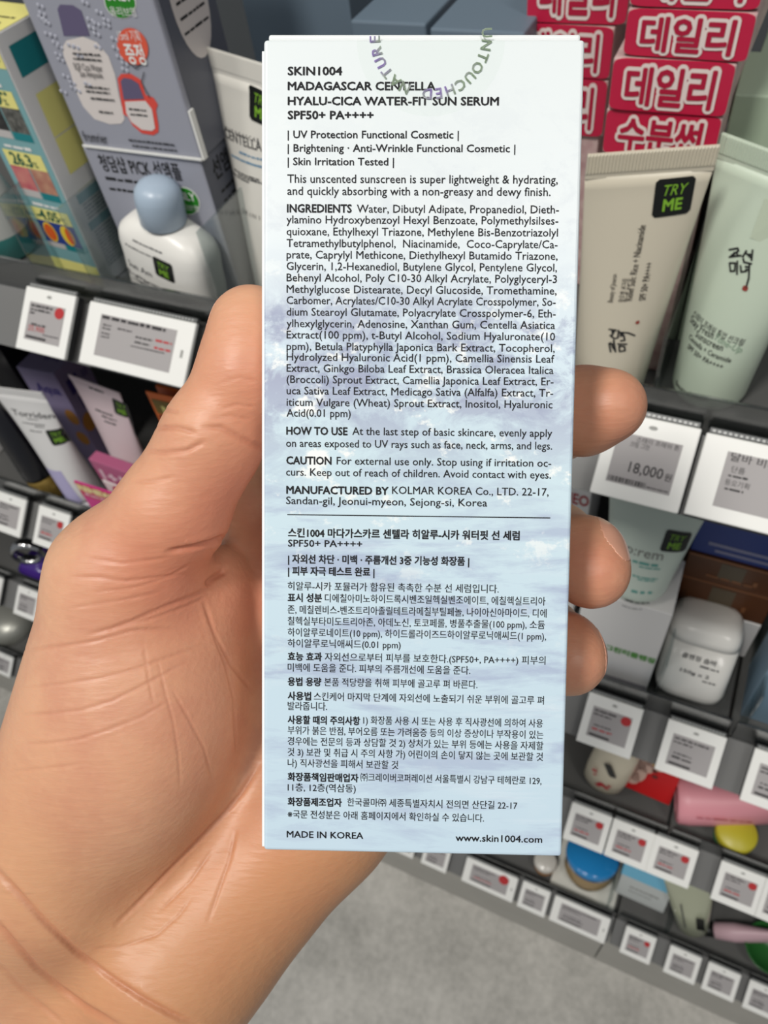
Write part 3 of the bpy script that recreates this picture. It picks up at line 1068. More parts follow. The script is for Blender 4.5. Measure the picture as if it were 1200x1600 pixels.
# ------------------------------------------------------------------ second shelf, left
Z2 = DECK[1] + .0004
PURP = mat('lilac_card', (150, 140, 176), .5)
PURPD = mat('violet_ink', (66, 56, 130), .5)
GOLD = mat('gold_plastic', (176, 146, 78), .3, metal=.7)
def xz(px, py, y):
    q = on_y(px, py, y)
    return float(q[0]), float(q[2])


a = xz(13, 579, .365); b = xz(83, 599, .365)
w_ = .050
t = carton('cosmetics_carton', 'lilac carton with violet letters standing behind the grey white tube', (b[0] - w_ / 2 - .009, .372, Z2), w_, .045, b[1] - Z2 - .004, PURP, yaw=3, tilt=2, roll=-1)
hh = b[1] - Z2 - .004
p = Print(); p.text('Aqua', -.012, hh - .030, .017, width=.032, bold=.03); p.build('front_lettering', PURPD, t)
p = Print(); p.rect(.008, hh - .036, .024, hh - .017); p.build('side_panel', PURPD, t, w_ / 2 + .0003, 'right')
p = Print(); p.rect(.013, hh - .058, .024, hh - .042); p.build('side_panel', PURPD, t, w_ / 2 + .0003, 'right')
p = Print(); p.text('뷰', .03, hh - .03, .012); p.build('side_lettering', PURPD, t, w_ / 2 + .0003, 'right')
p = Print(); p.text('뷰티', -.004, .018, .012, bold=.02); p.build('top_lettering', PURPD, t, hh + .0002, 'top')
p = Print(); p.ellipse(.016, hh - .062, .008, .011); p.build('amber_dot', mat('amber_print', (196, 138, 62), .5), t)
p = Print(); p.ellipse(.014, hh - .094, .008, .010); p.build('amber_dot', mat('amber_print', (196, 138, 62), .5), t)
p = Print(); p.ellipse(.010, hh - .075, .009, .012); p.build('amber_dot', mat('amber_print', (196, 138, 62), .5), t, w_ / 2 + .0003, 'right')

DTUBE = mat('tube_grey_white', (222, 221, 220), .36)
t, wp = tube('sunscreen_tube', 'grey white squeeze tube with lilac band and TRY ME sticker on the second shelf', (xz(116, 777, .318)[0] + .006, .318, Z2), .070, .0205, .1560, DTUBE, yaw=4, tilt=2, roll=-5, crimp=.009, ribs=False, cap=(.017, .0206, mat('cap_grey_white', (206, 206, 210), .35)))
F = surface_uv(t, wp)
p = Print(); a = F(10, 662); b = F(70, 660); p.text('Torriden', a[0], a[1], .0100, width=b[0] - a[0], bold=.012)
for k, (px, py, l) in enumerate(((32, 670, .014), (24, 675, .03), (44, 682, .012), (36, 688, .016))):
    a = F(px, py); p.smudge(a[0], a[0] + l, a[1], .0013, 140 + k)
p.build('front_lettering', mat('ink_charcoal', (62, 62, 64), .6), t, warp=wp)
p = Print()
for k in range(10):
    v0 = .022 + .0045 * k
    p.grid(-.012 - .0003 * k, v0, .012 - .0004 * k, v0 + .0046, 8, 1)
p.build('lilac_panel', mat('lilac_panel', (176, 170, 206), .45), t, warp=wp)
a = F(79, 698); try_me(t, a[0], a[1], .019, warp=wp, rot=.04)

t = thing('cosmetics_tube', 'glossy black tube with a dull gold cap leaning at the left edge', 'tube', (xz(86, 790, .312)[0] - .012, .325, Z2), 0, 3, -9)
loft('body', [(.030, .0170, .0160), (.034, .0180, .0165), (.09, .0195, .011), (.150, .0215, .001)], mat('tube_black', (18, 18, 24), .25), t)
lathe('cap', [(0, 0), (.0150, 0), (.0160, .001), (.0165, .029), (.015, .0305), (0, .0305)], GOLD, t)
t = carton('carton', 'small white carton with red print at the left edge of the second shelf', (xz(0, 740, .345)[0] - .008, .352, Z2), .040, .04, .062, CARD, yaw=2)
p = Print(); p.smudge(-.002, .018, .045, .004, 3); p.build('red_lettering', mat('print_rose', (190, 70, 96), .5), t)
p = Print(); p.smudge(-.004, .018, .028, .002, 5); p.smudge(-.004, .018, .020, .002, 6); p.build('grey_lettering', mat('ink_grey', (120, 118, 114), .6), t)
t = carton('carton', 'dark glossy carton with a gilt edge behind the black tube', (xz(14, 570, .42)[0] - .022, .42, Z2), .045, .04, .150, mat('dark_gloss_card', (34, 32, 38), .25))
p = Print(); p.rect(-.0222, .146, .0222, .1498); p.build('gilt_edge', GOLD, t)

ROSEW = mat('tube_rose_white', (220, 200, 204), .34)
a = xz(200, 742, .335)
t, wp = tube('sunscreen_tube', 'rose white squeeze tube with a small TRY ME sticker next to the thumb base', (a[0] - .005, .345, Z2 + .0001), .070, .0180, .170, ROSEW, yaw=-7, tilt=4, roll=-2, crimp=.006, ribs=False)
F = surface_uv(t, wp)
a = F(190, 640); try_me(t, a[0], a[1], .019, warp=wp, rot=-.15)
p = Print()
a = F(140, 608); p.smudge(a[0], a[0] + .020, a[1], .003, 3)
for k, (px, py, l) in enumerate(((150, 642, .024), (160, 652, .02), (164, 660, .016))):
    a = F(px, py); p.smudge(a[0], a[0] + l, a[1], .0022, 150 + k)
a = F(205, 655); b = F(212, 682); p.stroke([a, b], .0014)
p.build('front_lettering', mat('ink_charcoal', (62, 62, 64), .6), t, warp=wp)

OR = mat('orange_card', (224, 108, 34), .45)
a = xz(270, 618, .355)
t = carton('carton', 'orange carton with open display flap beside the thumb', (a[0] + .006, .362, Z2), .060, .055, a[1] - Z2, OR, yaw=2)
hh = a[1] - Z2
p = Print(); p.rect(-.016, .030, .026, .044); p.build('top_window', mat('window_silver', (190, 186, 184), .4), t, hh + .0002, 'top')
p = Print(); p.rect(-.022, .006, .000, .024); p.build('top_print', mat('olive_print', (120, 122, 92), .5), t, hh + .0002, 'top')
p = Print(); p.rect(.003, .006, .024, .024); p.build('top_print', mat('olive_print', (120, 122, 92), .5), t, hh + .0002, 'top')
bm = box_bm(-.031, .031, -.012, -.0105, hh - .060, hh + .004, .0004)
from_bm('display_flap', bm, OR, t)
p = Print(); p.rect(-.028, hh - .022, .029, hh - .004); p.build('flap_print', mat('flap_olive', (120, 100, 34), .5), t, -.0123)
p = Print(); p.rect(-.028, hh - .044, .029, hh - .024); p.build('flap_print', mat('flap_burgundy', (110, 42, 36), .5), t, -.0123)
p = Print(); p.text('NEW', -.02, hh - .019, .012, width=.04, bold=.03); p.build('flap_lettering', YELLOW, t, -.0125)

PINKT = mat('plum_pink_card', (176, 92, 128), .5)
a = xz(180, 700, .322); b = xz(146, 705, .322)
t = carton('promotion_box', 'plum pink box marked 1+1 between the rose white tube and white pack', (b[0] + .026, .3105, Z2), .050, .012, b[1] - Z2, PINKT, yaw=-3)
hh = b[1] - Z2
p = Print(); p.text('1+1', -.018, hh - .026, .020, width=.030, bold=.05); p.build('figures', mat('print_pale_pink', (226, 196, 206), .5), t)
a = xz(142, 742, .312); b = xz(195, 760, .312)
t = thing('cream_pack', 'white pack with a crimson dot behind the magenta carton', 'box', (b[0] - .010, .3135, Z2), -2)
box('body', -.020, .032, -.004, .0085, 0, max(.03, a[1] - Z2), WHITE, t, bev=.003, seg=3, smooth=False)
p = Print(); p.ellipse(.000, a[1] - Z2 - .014, .009, .010); p.build('crimson_dot', mat('dot_crimson', (196, 52, 92), .5), t, -.0042)
a = xz(115, 752, .2975); b = xz(180, 768, .2975)
t = thing('sign_card', 'magenta card lettered RENEW standing in the price rail by the hand', 'sign', (a[0] + .026, .2975, Z2 - .012), 0, 0)
hh = a[1] - Z2 + .012
box('panel', -.026, .03, 0, .0020, 0, hh, mat('magenta_card', (206, 52, 134), .45), t, bev=.0003)
p = Print(); p.rect(-.0258, hh - .022, .0298, hh - .0002); p.build('crimson_band', mat('dot_crimson', (196, 52, 92), .5), t)
p = Print(); p.text('RENEW', -.0245, hh - .0115, .0125, width=.044, bold=.06); p.build('lettering', mat('print_cream', (236, 222, 160), .5), t, -.0004)
p = Print(); p.smudge(-.02, .024, hh - .018, .003, 8); p.build('small_lettering', mat('print_pale_pink', (226, 196, 206), .5), t, -.0004)

# ------------------------------------------------------------------ third and lowest shelf, left
Z3 = DECK[2] + .0004
Z4 = DECK[3] + .0004
CHROME = mat('chrome', (200, 200, 200), .12, metal=1.0)
a = xz(36, 876, .33)
t = thing('perfume_bottle', 'purple bottle with a silver ring collar at the left edge of the third shelf', 'bottle', (a[0], .345, Z3), 0, 0, 0)
hh = a[1] - Z3
loft('body', [(0, .028, .022), (.004, .030, .024), (hh - .03, .030, .024), (hh - .018, .02, .016)], mat('glass_purple', (70, 44, 130), .15), t, power=4)
bm = bmesh.new()
vs, fs = [], []
for i in range(40):
    for j in range(12):
        A, B = 2 * math.pi * i / 40, 2 * math.pi * j / 12
        vs.append(((.021 + .0055 * math.cos(B)) * math.cos(A), .0075 * math.sin(B) * 1.2, hh + .003 + (.021 + .0055 * math.cos(B)) * math.sin(A)))
for i in range(40):
    for j in range(12):
        fs.append((i * 12 + j, ((i + 1) % 40) * 12 + j, ((i + 1) % 40) * 12 + (j + 1) % 12, i * 12 + (j + 1) % 12))
rg = raw('ring_collar', vs, fs, CHROME, t, True)
rg.rotation_euler = (0, 0, .5)
carton('carton', 'deep purple carton behind the hand edge on the third shelf', (xz(70, 880, .352)[0] + .02, .375, Z3), .075, .06, xz(70, 868, .375)[1] - Z3, mat('deep_purple_card', (74, 44, 128), .4), yaw=2)
t = carton('carton', 'grey white carton with brown print at the left edge of the third shelf', (xz(0, 870, .40)[0] - .02, .41, Z3), .07, .05, .10, CARD)
p = Print(); p.smudge(-.02, .034, .08, .005, 3); p.smudge(-.02, .034, .05, .003, 4); p.build('brown_lettering', mat('ink_rust', (140, 84, 70), .5), t)
a = xz(50, 975, .33)
t = carton('carton', 'plain slate blue carton on the lowest shelf beside the hand edge', (a[0] - .01, .34, Z4), .11, .09, xz(40, 985, .34)[1] - Z4, SLATE, yaw=0)
t = thing('domed_tin', 'silver grey domed tin lying below the slate blue carton at the left edge', 'tin', (xz(14, 1012, .325)[0] - .015, .362, Z4))
lathe('dome', [(.055, 0), (.057, .006), (.056, .020), (.046, .034), (.028, .043), (0, .047)], mat('tin_silver', (168, 168, 160), .35, metal=.4), t)

# ------------------------------------------------------------------ second shelf, right
t = carton('carton', 'white carton with red letters half hidden behind the middle fingertip', (xz(898, 760, .37)[0] - .012, .37, Z2), .050, .05, xz(905, 735, .37)[1] - Z2, CARD)
hh = xz(905, 735, .37)[1] - Z2
p = Print(); p.text('NEO', .004, hh - .038, .017, width=.02, bold=.03, rot=0); p.text('FOR', .004, hh - .06, .017, width=.02, bold=.03); p.build('red_lettering', mat('print_red', (170, 40, 52), .5), t)

a = xz(907, 948, .318); b = xz(1050, 966, .318)
t = carton('carton', 'white carton with a green lettered band, supporting the pale green tube', ((a[0] + b[0]) / 2, .3195, Z2), b[0] - a[0], .05, b[1] - Z2 + .001, CARD, yaw=1)
hh = b[1] - Z2 + .001
F = lambda px, py: face_uv(t, px, py)
p = Print(); q0, q1 = F(945, 1013), F(1022, 1037); p.text('그린티클렌징', q0[0], q0[1], .0092, width=q1[0] - q0[0], bold=.05); p.build('green_lettering', mat('print_leaf_green', (92, 156, 74), .5), t)
p = Print(); c = F(905, 1050); p.rect(-(b[0] - a[0]) / 2 + .0005, .0005, (b[0] - a[0]) / 2 - .0005, F(985, 1065)[1]); p.build('grey_band', mat('band_grey', (150, 148, 154), .5), t)
p = Print(); c = F(948, 1062); p.smudge(c[0], c[0] + .02, c[1], .002, 4); p.build('dark_lettering', BLACK, t, -.0004)
PREM = mat('tube_pale_green', (206, 218, 206), .34)
zt_ = xz(1012, 972, .334)[1]
t, wp = tube('cream_tube', 'pale green squeeze tube with a TRY ME sticker standing on the white carton', (xz(1008, 968, .334)[0] - .014, .338, hh + Z2 + .0004), .066, .0225, .088, PREM, yaw=3, tilt=9, roll=1, crimp=.004, ribs=False)
F = surface_uv(t, wp)
a = F(1056, 847); try_me(t, a[0], a[1], .0165, warp=wp, rot=-.06)
p = Print(); a = F(978, 862); b = F(1037, 868); p.text('p:rem', a[0], a[1], .0105, width=b[0] - a[0])
p.build('front_lettering', mat('ink_grey', (120, 118, 114), .6), t, warp=wp)
p = Print()
for k, (px, py, l, h_) in enumerate(((988, 878, .017, .0022), (998, 886, .014, .0012), (988, 900, .017, .0014), (996, 906, .012, .0012), (986, 925, .015, .0028))):
    a = F(px, py); p.smudge(a[0], a[0] + l, a[1], h_, 160 + k)
p.build('teal_lettering', mat('ink_teal', (90, 160, 150), .6), t, warp=wp)
p = Print()
for k, (px, py, l, h_) in enumerate(((976, 938, .017, .0016), (972, 946, .014, .0010))):
    a = F(px, py); p.smudge(a[0], a[0] + l, a[1], h_, 170 + k)
p.build('foot_lettering', mat('ink_charcoal', (62, 62, 64), .6), t, warp=wp)

BROWN = mat('dark_brown_card', (92, 52, 24), .35)
NAVY = mat('royal_blue_card', (34, 62, 140), .42)
ys = .385
lv = [xz(1120, yy, ys)[1] for yy in (958, 912, 873)]
cxs = (xz(1048, 946, ys)[0] + xz(1186, 985, ys)[0]) / 2
ws = xz(1186, 985, ys)[0] - xz(1048, 946, ys)[0]
t = carton('cream_carton', 'white carton lying under the dark brown cartons behind the soap tub', (cxs, ys, Z2), ws, .10, lv[0] - Z2 - .0003, CARD)
p = Print(); p.smudge(-.01, .02, (lv[0] - Z2) * .55, .002, 3); p.build('lettering', mat('ink_grey', (120, 118, 114), .6), t)
for k, lab in ((0, 'dark brown carton lying right on the white carton, lower one of two'), (1, 'dark brown carton upper one of two, below the royal blue carton')):
    t = carton('cream_carton', lab, (cxs, ys + .0005, lv[k] + .0002), ws, .10, lv[k + 1] - lv[k] - .0006, BROWN, group='dark brown cartons in a stack')
    h_ = lv[k + 1] - lv[k]
    p = Print(); p.rect(-ws / 2 + .0004, h_ - .003, ws / 2 - .0004, h_ - .0012); p.build('copper_edge', mat('copper_print', (150, 100, 66), .4, metal=.3), t)
    p = Print(); p.rect(-.010, h_ * .22, .008, h_ * .85); p.build('grey_window', mat('window_brown', (96, 84, 66), .4), t)
    p = Print(); p.smudge(-.018, .016, h_ * .2, .003, 180 + k); p.rect(.016, h_ * .25, .019, h_ * .45); p.build('copper_lettering', mat('copper_print', (150, 100, 66), .4, metal=.3), t, -.0004)
t = carton('cream_carton', 'royal blue carton on top of the dark brown cartons', (cxs + .006, ys + .002, lv[2] + .0002), ws + .012, .10, .052, NAVY)
p = Print(); p.rect(-.03, .012, .034, .0155); p.build('pale_band', mat('band_pale_blue', (150, 150, 180), .45), t)
p = Print(); p.rect(-.024, .005, .03, .008); p.build('pale_band', mat('band_pale_blue', (150, 150, 180), .45), t)
p = Print(); p.text('R · U · T', -.012, .040, .006, width=.034); p.build('lettering', WHITE, t, -.0004)

t = thing('soap_tub', 'white rounded tub with black print and a lid seam on the second shelf', 'tub', (xz(1086, 1108, .31)[0] - .0085, .338, Z2 + .012), 1, 26)
TUB = mat('tub_white_gloss', (232, 230, 224), .22)
W2t = .0275
loft('body', [(0, W2t * .80, .0215, 0, 4), (.003, W2t * .93, .0245, 0, 4), (.010, W2t, .0265, 0, 4), (.055, W2t, .0265, 0, 4)], TUB, t, seg=72)
loft('lid', [(.0556, W2t, .0265, 0, 4), (.062, W2t * .99, .0260, 0, 4), (.068, W2t * .95, .0245, 0, 4), (.0725, W2t * .82, .020, 0, 3.6), (.074, W2t * .6, .014, 0, 3.2)], TUB, t, seg=72)
p = Print()
p.text('클렌징 솝바', .000, .043, .0056, width=.026, align='c', bold=.02); p.smudge(.002, .016, .038, .0018, 6)
p.text('150g x 2', .000, .029, .0046, width=.022, align='c', bold=.02); p.smudge(.007, .017, .025, .0016, 7)
p.build('front_lettering', mat('ink_charcoal', (62, 62, 64), .6), t, warp=lambda u, v: (u, -.0268, v))
t = carton('carton', 'slate blue carton at the right edge of the second shelf', (xz(1178, 1080, .325)[0] + .027, .33, Z2), .05, .05, .105, mat('slate_light_card', (122, 146, 164), .5))

# ------------------------------------------------------------------ third shelf, right
a = xz(945, 1205, .325)
t = thing('cleanser_bottle', 'ivory oval bottle with red blossoms and a black sticker beside the held carton', 'bottle', (a[0], .335, Z3), -8, 6, 4)
IV = mat('ivory_plastic', (226, 216, 192), .35)
loft('body', [(.000, .006, .004), (.004, .016, .010), (.014, .022, .013), (.040, .0235, .0155), (.072, .0235, .0155), (.098, .022, .013), (.115, .012, .009), (.122, .004, .004)], IV, t, seg=56)
p = Print(); p.ellipse(.001, .075, .0042, .0125, rot=.5, pw=6); p.build('black_sticker', TRYBLACK, t, warp=lambda u, v: (u, -.0165, v))
p = Print()
for u, v, s in ((-.013, .058, .003), (-.011, .050, .002), (.000, .036, .004), (.006, .034, .003), (-.003, .031, .003), (.008, .041, .0022)):
    p.ellipse(u, v, s, s * .9)
p.build('red_blossoms', mat('blossom_red', (190, 44, 56), .5), t, warp=lambda u, v: (u, -.0164, v))

RED = mat('red_card', (206, 34, 36), .42)
a = xz(962, 1208, .33); b = xz(1058, 1240, .33)
wr = b[0] - a[0]
hr = a[1] - Z3
t = carton('soap_carton', 'red carton with ivory blossoms and a yellow oval beside the ivory bottle', ((a[0] + b[0]) / 2, .336, Z3 + .02), wr, .045, hr, RED, yaw=-3, tilt=24)
p = Print()
rr = random.Random(9)
for k in range(9):
    p.ellipse(-wr * .12 + rr.uniform(-.02, .018), hr * .52 + rr.uniform(-.02, .022), rr.uniform(.009, .014), rr.uniform(.010, .016), rr.uniform(0, 3))
p.build('ivory_blossoms', mat('blossom_ivory', (222, 188, 172), .5), t)
p = Print(); p.ellipse(wr * .20, hr * .80, .013, .0075); p.build('yellow_oval', mat('oval_yellow', (226, 186, 70), .5), t, -.0004)
p = Print(); p.ellipse(wr * .20, hr * .80, .0115, .006); p.build('red_oval', RED, t, -.0006)
p = Print(); p.smudge(wr * .20 - .008, wr * .20 + .008, hr * .795, .0022, 2); p.ellipse(.006, hr * .62, .003, .0026); p.ellipse(.008, hr * .5, .0032, .0026); p.build('lettering', mat('print_brown', (110, 50, 44), .5), t, -.0008)
p = Print(); p.rect(-wr / 2 + .0008, .012, wr / 2 - .0008, .030); p.build('white_strip', mat('blossom_ivory', (222, 188, 172), .5), t, hr + .0002, 'top')

a = xz(1045, 1225, .40); b = xz(1165, 1265, .40)
t = carton('soap_carton', 'red and rose carton lying behind the pink tube', ((a[0] + b[0]) / 2 + .01, .405, Z3), b[0] - a[0], .07, .062, mat('rose_card', (196, 150, 150), .45), yaw=0)
hh = .062
p = Print(); p.rect(-.05, hh * .72, .05, hh * .98); p.build('red_band', RED, t)
p = Print(); p.rect(-.05, .001, .05, hh * .3); p.build('dark_red_band', mat('dark_red_card', (110, 30, 34), .45), t)

a = xz(1085, 1290, .325); b = xz(1190, 1285, .36)
PINK = mat('tube_pink', (222, 150, 160), .42)
t = thing('cream_tube', 'pink cone-shaped tube lying on its side on the third shelf', 'tube', (a[0] - .012, .345, Z3 + .0255))
secs = [(-.0125, .010, .010), (-.0125, .0150, .0150), (-.0135, .0155, .0155), (-.0135, .0235, .0235), (-.0110, .0262, .0262), (0.0, .0265, .0265), (.03, .027, .0225), (.06, .0285, .017), (.09, .030, .009), (.115, .031, .0012), (.125, .031, .0010)]
bd = loft('body', secs, PINK, t, seg=56)
bd.rotation_euler = (0, math.radians(85), math.radians(13))
p = Print(); p.smudge(.005, .06, .008, .0035, 4); p.smudge(-.012, -.002, -.006, .005, 5)
p.build('rose_lettering', mat('ink_rose', (186, 52, 84), .5), t, warp=lambda u, v: (u * .96 + .004, -.0235 + u * .30, v + .007))
a = xz(1150, 1320, .315)
t = thing('cream_jar', 'small jar with a yellow green lid in front of the pink tube', 'jar', (a[0], .327, Z3))
lathe('glass', [(0, 0), (.018, 0), (.0195, .003), (.0195, .016), (0, .016)], mat('jar_green', (70, 120, 80), .25), t)
lathe('lid', [(.0205, .0162), (.021, .018), (.021, .026), (.019, .0285), (0, .029)], mat('lid_yellow_green', (186, 176, 50), .4), t)
t = carton('carton', 'grey white carton with lid edge behind the pink tube tail at the right edge', (xz(1190, 1270, .36)[0] + .035, .395, Z3), .07, .05, max(.03, xz(1190, 1250, .395)[1] - Z3), mat('grey_card', (176, 178, 176), .5))

# ------------------------------------------------------------------ lowest shelf, right
SILV = mat('bright_tray', (214, 214, 206), .3)
a = xz(925, 1345, .345)
t = thing('cream_jar', 'round amber glass jar with a glossy blue lid on the lowest shelf', 'jar', (a[0], .352, Z4 + .030), 0, 20)
hj = .050
lathe('glass', [(0, 0), (.030, 0), (.036, .003), (.039, .014), (.037, .030), (.034, hj - .016)], mat('amber_glass', (150, 128, 92), .12, coat=.5), t)
lathe('lid', [(.036, hj - .0158), (.0405, hj - .014), (.041, hj - .004), (.039, hj), (0, hj + .0005)], mat('lid_blue', (38, 132, 196), .14, coat=.6), t)
tr = box('display_tray', -.052, .05, -.044, .06, 0, .006, SILV, None, bev=.001)
tr.location = (a[0] + .002, .346, Z4)
tag_props(tr, 'bright silver tray under the blue-lidded jar', 'tray')
a = xz(975, 1368, .338); b = xz(1060, 1398, .338)
hb = (xz(1018, 1398, .338)[1] - Z4)
t = thing('cream_carton', 'light blue and white carton on the lowest shelf under the three touching tags', 'box', ((a[0] + b[0]) / 2, .3380, Z4 + .016), -1, 22)
wb = b[0] - a[0]
box('carton_base', -wb / 2, wb / 2, 0, .05, 0, hb * .55, mat('grey_white_card', (190, 194, 192), .45), t, bev=.0008)
box('carton_lid', -wb / 2 - .0012, wb / 2 + .0012, -.0012, .0512, hb * .55 + .0002, hb, mat('light_blue_card', (116, 184, 214), .4), t, bev=.001)
p = Print(); p.smudge(-.02, .025, hb * .30, .003, 7); p.smudge(-.02, .015, hb * .2, .002, 8); p.build('lettering', mat('ink_grey', (120, 118, 114), .6), t)
a = xz(1085, 1440, .335)
t = thing('gel_tube', 'frosted pale yellow tube with a black label leaning on the lowest shelf', 'tube', (a[0] + .006, .340, Z4 + .001), 6, 12, -14)
loft('body', [(.0, .019, .015), (.004, .023, .018), (.06, .028, .014), (.12, .033, .002), (.134, .033, .001)], mat('frosted_yellow', (176, 180, 156), .2, coat=.4), t)
p = Print(); p.grid(.008, .030, .019, .062, 4, 8); p.build('black_label', TRYBLACK, t, warp=lambda u, v: (u, -.0175 + max(0, v - .03) * .05, v))
p = Print(); p.stroke([(-.008, .03), (-.012, .085)], .0018); p.build('dark_print', mat('ink_charcoal', (62, 62, 64), .6), t, warp=lambda u, v: (u, -.0185 + max(0, v - .03) * .13, v))
a = xz(1140, 1455, .33)
t = thing('cream_tube', 'rose tube with a black cap lying next to the frosted tube', 'tube', (a[0] + .022, .352, Z4 + .014))
bd = loft('body', [(-.03, .006, .006), (-.028, .012, .012), (0, .0138, .0138), (.05, .018, .008), (.07, .019, .001)], mat('tube_dusty_rose', (196, 164, 172), .4), t)
bd.rotation_euler = (0, math.radians(72), math.radians(14))
bd = lathe('cap', [(0, -.044), (.009, -.044), (.010, -.043), (.010, -.0305), (0, -.0305)], TRYBLACK, t)
bd.rotation_euler = (0, math.radians(72), math.radians(14))
a = xz(1205, 1475, .33)
t = thing('green_bowl', 'dark green bowl at the right edge of the lowest shelf', 'bowl', (a[0] + .022, .350, Z4))
lathe('shell', [(0, 0), (.018, 0), (.030, .012), (.036, .030), (.034, .030), (.026, .012), (0, .006)], mat('bowl_green', (40, 96, 44), .25), t)
a = xz(852, 1345, .335)
t = thing('cream_jar', 'small amber jar on the lowest shelf beside the lower corner of the held carton', 'jar', (a[0], .338, Z4))
lathe('glass', [(0, 0), (.014, 0), (.017, .003), (.017, .020), (0, .020)], mat('amber_light', (186, 134, 84), .2), t)
lathe('lid', [(.0175, .0202), (.018, .022), (.018, .031), (.016, .033), (0, .0335)], mat('lid_silver', (196, 192, 184), .25), t)
carton('carton', 'navy carton on the lowest shelf below the held carton', (xz(800, 1345, .345)[0] - .02, .35, Z4), .10, .06, 0.030, mat('navy_card', (44, 66, 92), .45))

# ------------------------------------------------------------------ the carton held in the hand
BW, BH, BD = 0.0530, 0.0530 * 2.625, 0.036
corner_px = np.array([(412, 62), (915, 60), (878, 1338), (411, 1330)], float)


def fit_front(W, H, px, d0):
    """camera pose of a flat rectangle of known size from its four corners (Gauss-Newton)"""
    mod = np.array([(-W / 2, 0, H / 2), (W / 2, 0, H / 2), (W / 2, 0, -H / 2), (-W / 2, 0, -H / 2)])
    R0 = np.stack([RC[:, 0], RC[:, 2], -RC[:, 1]], 1)
    T0 = at(*px.mean(0), d0)
    def rod(w):
        th = np.linalg.norm(w)
        if th < 1e-9:
            return np.eye(3)
        k = w / th
        K = np.array([[0, -k[2], k[1]], [k[2], 0, -k[0]], [-k[1], k[0], 0]])
        return np.eye(3) + math.sin(th) * K + (1 - math.cos(th)) * K @ K
    def res(p):
        P = mod @ (rod(p[:3]) @ R0).T + T0 + p[3:]
        v = (P - CAM) @ RC
        return (np.stack([CX + FPX * v[:, 0] / v[:, 2], CY + FPX * v[:, 1] / v[:, 2]], 1) - px).ravel()
    p = np.zeros(6)
    lam, r = 1e-2, res(np.zeros(6))
    for _ in range(80):
        J = np.stack([(res(p + np.eye(6)[k] * 1e-6) - r) / 1e-6 for k in range(6)], 1)
        A = J.T @ J
        dp = -np.linalg.solve(A + lam * np.diag(np.diag(A)), J.T @ r)
        r2 = res(p + dp)
        if r2 @ r2 < r @ r:
            p, r, lam = p + dp, r2, lam * .5
        else:
            lam *= 4
    return rod(p[:3]) @ R0, T0 + p[3:]


BR, BT = fit_front(BW, BH, corner_px, .129)
base = BT - BR[:, 2] * BH / 2
held = bpy.data.objects.new('sunscreen_carton', None)
COL.objects.link(held)
held.empty_display_size = .02
held.matrix_world = Matrix([[*map(float, BR[i]), float(base[i])] for i in range(3)] + [[0, 0, 0, 1]])
tag_props(held, 'pale blue and white carton covered in small print, held upright in the hand', 'box')


